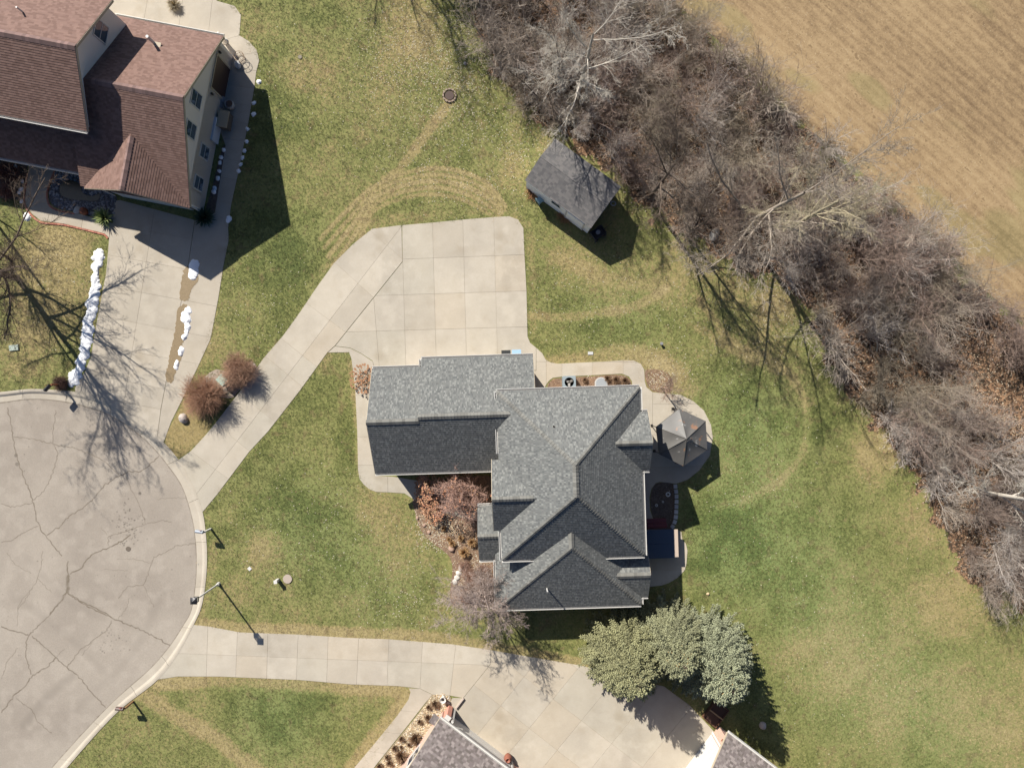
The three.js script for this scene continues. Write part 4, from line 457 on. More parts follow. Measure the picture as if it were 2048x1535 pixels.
// ---------- blue spruces ----------
function makeSpruce(seed, h, R) {
  const q = rng(seed), pos = [], cl = [], idx = [], spindle = (a, d, l, r, c) => { const s = Math.abs(d.y) > 0.9 ? V(1, 0, 0) : V(0, 1, 0), u = new THREE.Vector3().crossVectors(d, s).normalize(), w = new THREE.Vector3().crossVectors(d, u), k = pos.length / 3, m = a.clone().addScaledVector(d, l * 0.4), e = a.clone().addScaledVector(d, l); pos.push(a.x, a.y, a.z); for (let i = 0; i < 3; i++) { const t = i * 2.0944 + 0.4; pos.push(m.x + (u.x * Math.cos(t) + w.x * Math.sin(t)) * r, m.y + (u.y * Math.cos(t) + w.y * Math.sin(t)) * r, m.z + (u.z * Math.cos(t) + w.z * Math.sin(t)) * r); } pos.push(e.x, e.y, e.z); for (let i = 0; i < 5; i++) cl.push(...c); for (let i = 0; i < 3; i++) { const j = (i + 1) % 3; idx.push(k, k + 1 + i, k + 1 + j, k + 4, k + 1 + j, k + 1 + i); } };
  const W = new Wood(); W.seg(V(0, -0.05, 0), V(0, h * 0.96, 0), 0.16, 0.02, 8);
  for (let y = 0.25; y < h - 0.1; y += 0.25) {
    const rad = R * Math.pow(1 - y / h, 0.78) * (0.94 + 0.12 * q()) + 0.08, nb = Math.round(5 + rad * 5.2);
    for (let b = 0; b < nb; b++) {
      const az = (b + q() * 0.8) / nb * 6.2832 + y * 2.4, L = rad * (0.88 + 0.18 * q()), tilt = 0.12 + 0.5 * (y / h) + (q() - 0.5) * 0.25, out = V(Math.cos(az), 0, Math.sin(az)); const S0 = V(0, y - L * 0.18, 0), bend = t => S0.clone().addScaledVector(out, L * t).add(V(0, L * (tilt * t * t * 0.8 - 0.05 * t) + L * 0.18, 0));
      W.seg(S0.clone().add(V(0, L * 0.18, 0)), bend(0.8), 0.018, 0.008, 3);
      const tone = 0.72 + 0.5 * q(), steps = Math.max(2, Math.round(L / 0.13));
      for (let i = Math.floor(steps * 0.34); i <= steps; i++) { const t = i / steps, p = bend(t), f = bend(Math.min(1.05, t + 0.05)).sub(bend(Math.max(0, t - 0.05))).normalize(), sd = V(-out.z, 0, out.x); const wl = 0.1 + 0.55 * L * 0.42 * (1 - t) + 0.1 * q(); for (const s of [-1, 1]) { const d = f.clone().multiplyScalar(0.75).addScaledVector(sd, s * (0.7 + 0.3 * q())).add(V(0, 0.12 + 0.3 * q(), 0)).normalize(); const m = Math.max(1, Math.round(wl / 0.14)); for (let c = 0; c < m; c++) { const v = tone * (0.8 + 0.4 * q()); spindle(p.clone().addScaledVector(d, c * 0.125), d.clone().add(V((q() - 0.5) * 0.7, q() * 0.4, (q() - 0.5) * 0.7)).normalize(), 0.17 + 0.07 * q(), 0.036 + 0.014 * q(), [v, v, v]); } } spindle(p, f.clone().add(V(0, 0.2, 0)).normalize(), 0.22, 0.05, [tone, tone, tone]); }
      if (y > h * 0.72 && q() < 0.5) { const p = bend(0.8); spindle(p, V(0, -1, 0), 0.13, 0.035, [1.9, 1.05, 0.55]); spindle(p.clone().add(V(0.06, 0, 0.04)), V(0.1, -1, 0).normalize(), 0.12, 0.035, [1.8, 1.0, 0.5]); }
    }
  }
  spindle(V(0, h - 0.3, 0), V(0, 1, 0), 0.4, 0.06, [1, 1, 1]);
  const g = new THREE.BufferGeometry(); g.setAttribute('position', new THREE.Float32BufferAttribute(pos, 3)); g.setAttribute('color', new THREE.Float32BufferAttribute(cl, 3)); g.setIndex(idx); g.computeVertexNormals(); return { crown: g, wood: W.geo() };
}
const spruceGeo = makeSpruce(91, 6.8, 2.9);
for (const [u, v, s, turn, c, label] of [[1243, 1288, 1.0, 0.4, [150, 149, 110], 'yellow green spruce hanging over the garage court'], [1326, 1262, 0.92, 2.2, [151, 152, 118], 'grey green spruce in the middle of the three, behind the house wing'], [1402, 1292, 1.04, 4.1, [153, 157, 127], 'silvery blue spruce standing over the open lawn']]) { const p = at(u, v), g = thing('spruce', label, 'spruce', [p.x, 0, p.z], turn, 'spruces behind the house'); g.scale.setScalar(s); part(g, 'trunk', spruceGeo.wood, barkDark); part(g, 'crown', spruceGeo.crown, std({ color: col(...c, 1.25), vertexColors: true, roughness: 0.9 })); }

// ---------- garden shrubs ----------
function fountain(seed, n, h, r, rad) { const q = rng(seed), W = new Wood(); for (let i = 0; i < n; i++) { const az = q() * 6.2832, a = Math.pow(q(), 0.6) * 1.2, L = h * (0.5 + 0.5 * Math.sqrt(q())) * (1 + 0.1 * Math.sin(az * 3 + seed)) * (1 - 0.26 * (a / 1.2) ** 2), d = V(Math.cos(az) * Math.sin(a) * r, Math.cos(a), Math.sin(az) * Math.sin(a) * r), b = V(Math.cos(az) * 0.12 * q(), 0, Math.sin(az) * 0.12 * q()), m = b.clone().addScaledVector(d, L * 0.55), e = m.clone().addScaledVector(d, L * 0.45).add(V((q() - 0.5) * 0.16, -0.04, (q() - 0.5) * 0.16)); W.seg(b, m, rad, rad * 0.8, 3); W.seg(m, e, rad * 0.8, rad * 0.45, 3); for (let k = 0; k < 4; k++) { const s = m.clone().lerp(e, q()); W.seg(s, s.clone().addScaledVector(d, L * 0.12).add(V((q() - 0.5) * 0.5, (q() - 0.5) * 0.2, (q() - 0.5) * 0.5)), rad * 0.6, rad * 0.35, 3); } } return W.geo(); }
function leafGeo(points, q, size, tint) { const pos = [], cl = []; for (const p of points) { const a = q() * 6.28, t = q() * 1.2 - 0.3, s = size * (0.7 + 0.6 * q()), u = V(Math.cos(a) * Math.cos(t), Math.sin(t), Math.sin(a) * Math.cos(t)), w = V(-Math.sin(a), 0.35 * (q() - 0.5), Math.cos(a)).normalize(), v = tint(q); const b = p.clone(), e = p.clone().addScaledVector(u, s), m = p.clone().addScaledVector(u, s * 0.5), l = m.clone().addScaledVector(w, s * 0.3).add(V(0, s * 0.12, 0)), r = m.clone().addScaledVector(w, -s * 0.3).add(V(0, s * 0.12, 0)); for (const [A, B, C] of [[b, l, e], [b, e, r]]) for (const k of [A, B, C]) { pos.push(k.x, k.y, k.z); cl.push(...v); } } const g = new THREE.BufferGeometry(); g.setAttribute('position', new THREE.Float32BufferAttribute(pos, 3)); g.setAttribute('color', new THREE.Float32BufferAttribute(cl, 3)); g.computeVertexNormals(); return g; }
const leafMat = std({ color: 0xffffff, vertexColors: true, roughness: 0.8 });
const plant = (name, label, u, v, geo, mat, turn = 0, s = 1, group) => { const p = at(u, v), g = thing(name, label, 'shrub', [p.x, 0.01, p.z], turn, group); g.scale.setScalar(s); part(g, 'branches', geo, mat); return g; };
plant('round_shrub', 'round red brown twig shrub beside the pale green utility box, on the driveway side', 483, 741, fountain(7, 760, 1.42, 1.0, 0.008), plain(206, 166, 138, 0.9), 0, 1.2);
plant('round_shrub', 'wider red brown twig shrub near the boulder', 414, 792, fountain(8, 860, 1.5, 1.1, 0.008), plain(200, 156, 126, 0.9), 0, 1.25);
plant('mailbox_shrub', 'dark twig shrub with snow round the black mailbox', 124, 766, fountain(9, 260, 0.6, 1.0, 0.009), plain(104, 76, 66, 0.9));
{ const q = rng(61), S = { seg: [4, 4, 3, 2], wob: [0.3, 0.5, 0.6, 0.7], up: [0, -0.04, -0.12, -0.1], from: [0.35, 0.2, 0.1, 0], kids: [9, 9, 7, 0], ang: [1.1, 0.8, 0.8, 0], ratio: [0.8, 0.52, 0.5, 0], thin: [0.6, 0.55, 0.5, 0], sides: [7, 5], max: 3, min: 0.006, straight: true }; const W = new Wood(); tips.length = 0; for (let k = 0; k < 5; k++) limb(W, V(0, 0, 0), V(0.45 * Math.cos(k * 1.26), 1, 0.45 * Math.sin(k * 1.26)), 2.5, 0.07, 0, S, q); const p = at(924, 976), g = thing('weeping_tree', 'weeping ornamental tree with bare tangled branches and rust coloured leaves beside the porch', 'tree', [p.x, 0, p.z], 0.4); part(g, 'branches', W.geo(), plain(206, 168, 150, 0.9)); const pts = []; for (const t of tips) if (t.x < -1.7 || q() < 0.025) for (let k = 0; k < 3; k++) pts.push(t.clone().add(V((q() - 0.5) * 0.4, (q() - 0.5) * 0.4, (q() - 0.5) * 0.4))); part(g, 'leaves', leafGeo(pts, q, 0.13, r => { const v = 0.8 + 0.5 * r(); return alb(198 * v ** 0.4, 150, 114); }), leafMat); }
{ const q = rng(62), pts = [], W = new Wood(); for (const [cx, cz, r, n] of [[-0.5, -1.1, 0.5, 260], [-0.45, -0.4, 0.6, 330], [-0.1, 0.3, 0.62, 330], [0.2, 0.9, 0.6, 260], [0.45, 0.1, 0.45, 120]]) for (let i = 0; i < n; i++) { const a = q() * 6.28, e = Math.acos(q() * 0.95), k = r * Math.cbrt(0.3 + 0.7 * q()); pts.push(V(cx + Math.cos(a) * Math.sin(e) * k * 1.1, Math.cos(e) * k * 1.5 + 0.08, cz + Math.sin(a) * Math.sin(e) * k * 1.2)); } for (let i = 0; i < 110; i++) { const t = pts[i * 11]; W.seg(V(t.x * 0.5, 0, t.z * 0.6), t, 0.012, 0.005, 3); } const p = at(862, 1000), g = thing('beech_shrub', 'shrub full of dry rust orange leaves at the edge of the front bed', 'shrub', [p.x, 0, p.z]); part(g, 'branches', W.geo(), barkDark); part(g, 'leaves', leafGeo(pts, q, 0.12, r => mix3(alb(214, 168, 132), alb(176, 124, 92), r())), leafMat); }
{ const q = rng(63), S = { seg: [4, 5, 4, 3, 2], wob: [0.2, 0.4, 0.5, 0.6, 0.7], up: [0.02, 0.02, 0.02, 0, 0], from: [0.2, 0.2, 0.1, 0.1, 0], kids: [13, 9, 7, 5, 0], ang: [0.9, 0.7, 0.7, 0.7, 0], ratio: [0.75, 0.5, 0.48, 0.5, 0], thin: [0.6, 0.55, 0.5, 0.5, 0], sides: [7, 5], max: 4, min: 0.005, straight: true }, W = new Wood(); for (let k = 0; k < 2; k++) limb(W, V(0, 0, 0), V(-0.12 + 0.2 * k, 1, 0.12), 3.7, 0.09, 0, S, q); const p = at(966, 1176), g = thing('crab_tree', 'leafless spreading small tree with mauve grey twigs at the house corner', 'tree', [p.x, 0, p.z], 0.2); part(g, 'branches', W.geo(), plain(196, 176, 164, 0.9)); }
{ const q = rng(64), S = { seg: [4, 4, 3, 2], wob: [0.2, 0.4, 0.5, 0.6], up: [0.02, 0.05, 0.02, 0], from: [0.3, 0.2, 0.1, 0], kids: [11, 8, 6, 0], ang: [0.75, 0.6, 0.7, 0], ratio: [0.6, 0.5, 0.5, 0], thin: [0.6, 0.5, 0.5, 0], sides: [6, 4], max: 3, min: 0.005, straight: true }, W = new Wood(); limb(W, V(0, 0, 0), V(0, 1, 0), 2.3, 0.05, 0, S, q); const p = at(1322, 775), g = thing('young_tree', 'small leafless tree with a forked shadow on the patio', 'tree', [p.x, 0, p.z], 0.2); part(g, 'branches', W.geo(), plain(166, 140, 122, 0.9)); }
function tuftPlant(seed, n, h, rad, c1, c2) { const q = rng(seed), pts = [], pos = [], cl = []; for (let i = 0; i < n; i++) { const a = q() * 6.28, s = Math.pow(q(), 0.7) * 1.2, L = h * (0.7 + 0.5 * q()), d = V(Math.cos(a) * Math.sin(s), Math.cos(s), Math.sin(a) * Math.sin(s)), w = V(-Math.sin(a), 0, Math.cos(a)).multiplyScalar(rad), c = mix3(c1, c2, q()), m = d.clone().multiplyScalar(L * 0.6), e = d.clone().multiplyScalar(L).add(V(0, -L * 0.2 * Math.sin(s), 0)), up = V(0, rad * 0.8, 0); const A = w.clone().multiplyScalar(-1), B = w, C = m.clone().add(w), D = m.clone().sub(w); for (const [x, y, z] of [[A, B, C], [A, C, D], [D, C, e], [m.clone().add(up), D, e], [m.clone().add(up), C, e]]) for (const k of [x, y, z]) { pos.push(k.x, Math.max(0.01, k.y), k.z); cl.push(...c); } } const g = new THREE.BufferGeometry(); g.setAttribute('position', new THREE.Float32BufferAttribute(pos, 3)); g.setAttribute('color', new THREE.Float32BufferAttribute(cl, 3)); g.computeVertexNormals(); return g; }
const tuft = (name, label, u, v, geo, s = 1, group) => { const p = at(u, v), g = thing(name, label, 'plant', [p.x, 0.02, p.z], u % 6, group); g.scale.setScalar(s); part(g, 'leaves', geo, leafMat); return g; };
tuft('yucca', 'spiky bright green yucca at the corner of the front walk', 211, 436, tuftPlant(71, 130, 0.85, 0.035, alb(196, 206, 128), alb(92, 118, 62)));
tuft('evergreen_shrub', 'dark round evergreen in the shade of the beige gable wall', 412, 436, tuftPlant(72, 420, 0.8, 0.03, alb(70, 92, 60), alb(44, 66, 40)));
tuft('dry_grass_clump', 'clump of dry tan ornamental grass on the concrete terrace', 350, 12, tuftPlant(73, 240, 0.6, 0.02, alb(226, 212, 180), alb(170, 148, 112)));
{ const q = rng(74), W = new Wood(), heads = []; for (let i = 0; i < 130; i++) { const a = q() * 6.28, s = Math.sqrt(q()) * 0.95, e = V(Math.cos(a) * s, 0.42 + 0.14 * q() - 0.2 * s * s, Math.sin(a) * s * 1.05); W.seg(V(e.x * 0.3, 0, e.z * 0.3), e, 0.007, 0.006, 3); const h = new THREE.ConeGeometry(0.05 + 0.03 * q(), 0.05, 7); h.rotateX(Math.PI); h.translate(e.x, e.y + 0.02, e.z); heads.push(h); } const p = at(729, 757), g = thing('stonecrop', 'dry tan perennial with brown seed heads by the garage corner', 'plant', [p.x, 0.02, p.z]); part(g, 'stems', W.geo(), plain(214, 180, 136)); part(g, 'seed_heads', merge(heads), plain(178, 132, 96)); }
const mumGeo = tuftPlant(75, 300, 0.42, 0.022, alb(222, 182, 128), alb(150, 110, 72)); for (const [u, v, s] of [[888, 1056, 0.55], [905, 1086, 0.75], [929, 1104, 1.1], [922, 1076, 0.65], [944, 1084, 0.95], [898, 1078, 0.5]]) tuft('dry_chrysanthemum', 'faded orange perennial clump in the front bed', u, v, mumGeo, s, 'orange perennials of the front bed');
const deadGeo = tuftPlant(76, 220, 0.55, 0.018, alb(160, 128, 96), alb(104, 78, 56)); for (const [u, v, s] of [[871, 1406, 0.75], [857, 1434, 0.7], [858, 1413, 0.5], [840, 1442, 0.5], [832, 1474, 1.15], [804, 1476, 0.55], [790, 1494, 0.55], [803, 1509, 1.1], [819, 1488, 0.4], [803, 1493, 0.35], [775, 1512, 0.5], [780, 1524, 0.6], [760, 1530, 0.6]]) tuft('withered_perennial', 'withered brown perennial in the stone filled bed', u, v, deadGeo, s, 'withered perennials in the stone bed');
for (const [u, v, s] of [[1140, 762, 0.4], [1170, 760, 0.5], [1215, 757, 0.6], [1232, 760, 0.7], [1250, 762, 0.7]]) tuft('withered_border_plant', 'low withered plant in the narrow bed beside the air conditioner', u, v, deadGeo, s, 'withered border plants');
const lowGeo = fountain(80, 150, 0.5, 1.0, 0.008); for (const [u, v, s] of [[940, 1150, 1.2], [955, 1175, 1.4], [935, 1190, 1.2], [965, 1140, 1.0], [975, 1160, 1.1], [930, 1130, 0.9]]) plant('low_shrub', 'low pinkish brown shrub in the bed along the wing', u, v, lowGeo, plain(184, 146, 126), u, s, 'low shrubs along the wing');
for (const [u, v, s] of [[8, 345, 1.6], [30, 352, 1.4], [15, 385, 1.3]]) plant('walk_shrub', 'bare red brown shrub in the shaded bed of the front walk', u, v, lowGeo, plain(150, 104, 88), u, s, 'shrubs in the shaded front bed');
// ---------- beds ----------
const mulchTex = (a, b, c, d) => colorTex(512, 512, (i, j) => { const n = pn(i, j, 512, 30), m = pn(i, j, 512, 8, 4), g = R0(), q = n * 0.5 + g * 0.5; let k = q > 0.6 ? a : q < 0.36 ? c : b; return mix3(k, d, sm(0.5, 0.7, m) * 0.4); });
const mulch = std({ map: mulchTex(alb(206, 176, 144), alb(160, 128, 104), alb(96, 74, 60), alb(176, 132, 98)), bumpMap: turfBump, bumpScale: 0.05 });
const darkSoil = std({ map: mulchTex(alb(156, 138, 120), alb(118, 102, 88), alb(80, 68, 58), alb(112, 100, 90)), bumpMap: turfBump, bumpScale: 0.05 });
const stoneBed = std({ map: mulchTex(alb(236, 222, 190), alb(200, 180, 146), alb(132, 112, 86), alb(214, 190, 150)), bumpMap: turfBump, bumpScale: 0.06 });
const slateBed = std({ map: mulchTex(alb(150, 150, 152), alb(112, 112, 118), alb(66, 66, 72), alb(120, 116, 112)), bumpMap: turfBump, bumpScale: 0.06 });
const bed = (name, label, pts, mat, y = 0.012) => struct(name, prism(smooth(P2(pts), 3, true), -0.05, y, 2.5), mat, label);
bed('front_bed', 'front planting bed of bark and stones', [[826, 996], [829, 1020], [836, 1048], [850, 1072], [868, 1088], [885, 1100], [900, 1115], [905, 1140], [900, 1180], [905, 1210], [950, 1215], [1000, 1200], [1000, 960], [900, 960]], mulch);
bed('border_bed', 'narrow bark bed along the house wall', [[1096, 768], [1101, 762], [1108, 757.5], [1124, 755.5], [1180, 752.5], [1243, 749.5], [1256, 755], [1262, 763], [1262, 790], [1096, 790]], mulch);
bed('tree_bed', 'bark ring under the small patio tree', [[1291, 740], [1310, 738], [1335, 745], [1346, 765], [1342, 782], [1325, 784.5], [1308, 782], [1297, 772], [1292, 760]], mulch, 0.014);
bed('shaded_bed', 'dark planting bed beside the patio', [[1311, 967.5], [1330, 964.5], [1347, 968], [1351, 1000], [1352, 1030], [1344, 1053], [1325, 1049.5], [1310, 1041], [1302, 1019], [1301, 993], [1304.5, 978]], darkSoil);
bed('wall_bed', 'dark bed along the beige gable wall', [[410, 421], [447, 290], [450, 292], [429, 422], [424, 440], [396, 440]], darkSoil);
bed('shaded_front_bed', 'shaded bed in front of the brown roofed house', [[-60, 300], [50, 320], [52, 360], [46, 400], [20, 396], [-60, 385]], darkSoil);
bed('stone_bed', 'bed of pale river stones beside the garage', [[863, 1387], [885, 1384], [900, 1392], [906, 1408], [900, 1424], [885, 1440], [868, 1462], [812, 1545], [740, 1560], [754, 1530], [813, 1456], [853, 1404]], stoneBed, 0.02);
bed('slate_bed', 'grey stone bed around the small pond', [[112, 340], [170, 350], [232, 392], [231, 440], [205, 437], [150, 423.5], [114, 416], [102, 407], [97, 391], [100, 373]], slateBed, 0.014);
bed('utility_bed', 'pinkish gravel patch round the utility box', [[404, 764], [432, 738], [470, 748], [500, 722], [513, 733], [474, 785], [465, 795], [430, 790]], std({ map: mulchTex(alb(214, 198, 184), alb(188, 170, 152), alb(150, 132, 116), alb(190, 160, 136)), bumpMap: turfBump, bumpScale: 0.03 }), 0.013);
bed('boulder_island', 'straw coloured island of turf between the driveways', [[330, 884], [352, 832], [372, 800], [384, 822], [420, 838], [424, 846], [381, 898], [357, 914]], std({ map: mulchTex(alb(196, 174, 122), alb(166, 146, 94), alb(132, 116, 70), alb(150, 138, 82)) }), 0.011);
// pond
single('garden_pond', 'small dark garden pond in the grey stones', 'pond', prism(smooth(P2([[120, 372], [140, 360], [160, 370], [164, 384], [180, 392], [200, 388], [196, 400], [160, 400], [140, 398], [122, 390]]), 4, true), 0.0, 0.024), std({ color: new THREE.Color().setRGB(0.012, 0.022, 0.02), roughness: 0.25 }), null);

// ---------- scattered stuff ----------
function scatter(name, label, geo, mat, items, kind = 'stuff') { const m = new THREE.InstancedMesh(geo, mat, items.length), M = new THREE.Matrix4(), Q = new THREE.Quaternion(), E = new THREE.Euler(); items.forEach((o, i) => { E.set(o.rx || 0, o.ry || 0, o.rz || 0); Q.setFromEuler(E); M.compose(V(o.x, o.y, o.z), Q, V(o.s, o.s * (o.sy || 1), o.s)); m.setMatrixAt(i, M); if (o.c) m.setColorAt(i, new THREE.Color().setRGB(...o.c)); }); m.name = numbered(name); m.userData = { kind, label }; shadowed(m); scene.add(m); return m; }
const leafCard = (() => { const g = new THREE.BufferGeometry(); g.setAttribute('position', new THREE.Float32BufferAttribute([0, 0, -0.5, 0.32, 0.12, 0, 0, 0.02, 0.5, 0, 0, -0.5, 0, 0.02, 0.5, -0.32, 0.14, 0.05], 3)); g.computeVertexNormals(); return g; })();
const litterMat = std({ color: 0xffffff, roughness: 0.85 });
{ const q = rng(500), items = [], tones = [alb(214, 190, 158), alb(188, 150, 116), alb(150, 112, 84), alb(226, 208, 180), alb(120, 92, 72)];
  while (items.length < 26000) { const x = rr(-5, 38, q), z = rr(-28, 16, q); if (!inside([x + (q() - 0.5) * 2.2, z + (q() - 0.5) * 2.2], woodsPoly)) continue; items.push({ x, y: 0.012 + q() * 0.03, z, s: 0.07 + 0.07 * q(), ry: q() * 6.28, rx: (q() - 0.5) * 0.7, c: tones[Math.floor(q() * 5)] }); }
  scatter('fallen_leaves', 'brown leaf litter under the thicket', leafCard, litterMat, items);
  const lawnItems = [], put = (u, v, su, sv, n) => { for (let i = 0; i < n; i++) { const p = at(u + (q() + q() - 1) * su, v + (q() + q() - 1) * sv); lawnItems.push({ x: p.x, y: 0.018, z: p.z, s: 0.045 + 0.05 * q(), ry: q() * 6.28, rx: (q() - 0.5) * 0.6, c: q() < 0.55 ? alb(232, 222, 196) : q() < 0.6 ? alb(206, 182, 140) : alb(176, 140, 104) }); } };
  put(830, 90, 150, 130, 1500); put(930, 130, 90, 160, 1400); put(860, 230, 200, 170, 1100); put(1040, 300, 90, 110, 500); put(920, 390, 160, 60, 260); put(640, 180, 180, 200, 200); put(1180, 600, 220, 180, 420); put(1450, 620, 160, 160, 420); put(1330, 745, 90, 60, 260); put(640, 1050, 260, 200, 520); put(1500, 950, 260, 260, 380); put(1620, 1300, 360, 260, 420); put(820, 1200, 130, 90, 320); put(90, 560, 110, 150, 380); put(1560, 640, 60, 90, 240); put(520, 620, 130, 160, 220); put(940, 1120, 50, 120, 240); put(1180, 760, 90, 14, 140); put(880, 1050, 60, 60, 1500); put(950, 1150, 50, 70, 800); put(1318, 762, 26, 22, 240); put(905, 990, 50, 40, 500); put(230, 480, 6, 200, 60); put(10, 370, 60, 40, 200);
  const polyHouse = P2([[720, 700], [1080, 700], [1100, 745], [1290, 770], [1290, 1200], [985, 1210], [985, 950], [720, 950]]); scatter('scattered_leaves', 'pale dry leaves scattered over the lawn', leafCard, litterMat, lawnItems.filter(o => !inside([o.x, o.z], polyHouse)));
}
const pebble = new THREE.IcosahedronGeometry(0.5, 0); pebble.scale(1, 0.55, 0.85);
{ const q = rng(501), items = [], polyS = P2([[865, 1390], [885, 1386], [899, 1393], [904, 1408], [898, 1424], [883, 1440], [866, 1462], [812, 1540], [745, 1550], [757, 1530], [815, 1457], [855, 1405]]); while (items.length < 2600) { const p = at(740 + q() * 170, 1380 + q() * 170); if (inside([p.x, p.z], polyS)) items.push({ x: p.x, y: 0.03, z: p.z, s: 0.05 + 0.11 * q() * q(), ry: q() * 6.28, rx: q() * 0.5, c: q() < 0.6 ? alb(232, 214, 178) : q() < 0.7 ? alb(206, 176, 140) : alb(240, 234, 220) }); }
  scatter('river_stones', 'pale river stones filling the bed beside the garage', pebble, std({ color: 0xffffff, roughness: 0.8 }), items);
  const it2 = [], polyP = P2([[112, 342], [168, 352], [230, 394], [229, 436], [205, 435], [150, 421], [114, 414], [104, 405], [99, 391], [102, 373]]), pond = smooth(P2([[118, 370], [140, 357], [162, 368], [166, 382], [182, 390], [204, 386], [198, 402], [160, 402], [140, 400], [120, 392]]), 3, true); while (it2.length < 700) { const p = at(95 + q() * 140, 338 + q() * 105); if (inside([p.x, p.z], polyP) && !inside([p.x, p.z], pond)) it2.push({ x: p.x, y: 0.03, z: p.z, s: 0.1 + 0.18 * q() * q(), ry: q() * 6.28, c: q() < 0.5 ? alb(170, 170, 172) : alb(124, 124, 130) }); } scatter('pond_stones', 'grey stones around the garden pond', pebble, std({ color: 0xffffff, roughness: 0.8 }), it2);
}
// turf: short blades over the lawn in view
{ const q = rng(502), items = [], tg = []; const blade = new THREE.BufferGeometry(), bp = []; for (let k = 0; k < 5; k++) { const a = q() * 6.28, l = 0.5 + 0.5 * q(), ox = (q() - 0.5) * 0.9, oz = (q() - 0.5) * 0.9, w = 0.12; bp.push(ox - Math.sin(a) * w, 0, oz + Math.cos(a) * w, ox + Math.sin(a) * w, 0, oz - Math.cos(a) * w, ox + Math.cos(a) * l * 0.8, 0.55 * l, oz + Math.sin(a) * l * 0.8); } blade.setAttribute('position', new THREE.Float32BufferAttribute(bp, 3)); blade.computeVertexNormals();
  const hard = [P2([[357, 919], [381, 902], [433, 843], [515, 733], [566, 671], [630, 579], [706, 488], [744, 457], [1018, 432], [1046, 456], [1055, 672], [1100, 724], [1267, 720], [1289, 740], [1305, 784], [1361, 789], [1408, 820], [1426, 875], [1398, 940], [1352, 967], [1366, 1080], [1375, 1100], [1355, 1155], [1301, 1173], [1290, 1200], [900, 1200], [880, 1100], [835, 1050], [826, 1000], [752, 983], [716, 939], [705, 720], [698, 704], [654, 704], [536, 862], [405, 1023]]), P2([[387, 1249], [480, 1264], [776, 1277], [980, 1299], [1205, 1340], [1328, 1371], [1425, 1460], [1600, 1700], [700, 1600], [821, 1383], [796, 1371], [600, 1359], [354, 1352], [316, 1358]]), P2([[-300, -100], [433, 0], [482, 30], [478, 71], [518, 121], [497, 242], [456, 456], [436, 598], [394, 737], [327, 884], [150, 783], [216, 495], [209, 467], [60, 430], [40, 400], [-300, 380]]), streetHole];
  let n = 0; while (n < 170000) { const u = -20 + q() * 2090, v = -20 + q() * 1575, p = at(u, v); if (hard.some(h => inside([p.x, p.z], h)) || inside([p.x + 0.5, p.z - 0.3], woodsPoly)) { n += 0.25; continue; } if (u > 1250 && v < 900 && (u - 1250) / 800 > (v + 120) / 910) { n += 0.25; continue; } const d = 0.47 + dry.get(p.x, p.z) * 0.9 + (fbm(p.x * 0.22 + 5, p.z * 0.22 + 9, 3) - 0.5) * 0.6 + (fbm(p.x * 0.9, p.z * 0.9, 3) - 0.5) * 0.6 + (q() - 0.5) * 0.7; const c = d < 0.5 ? mix3(G2, G3, clamp(0.9 - d * 1.6)) : mix3(G2, D2, sm(0.5, 1.05, d)), t = 0.72 + 0.45 * q(); items.push({ x: p.x, y: 0, z: p.z, s: 0.07 + 0.06 * q(), ry: q() * 6.28, c: [c[0] * t, c[1] * t, c[2] * t] }); n++; }
  scatter('grass', 'short early spring grass blades', blade, std({ color: 0xffffff, roughness: 0.9 }), items);
}
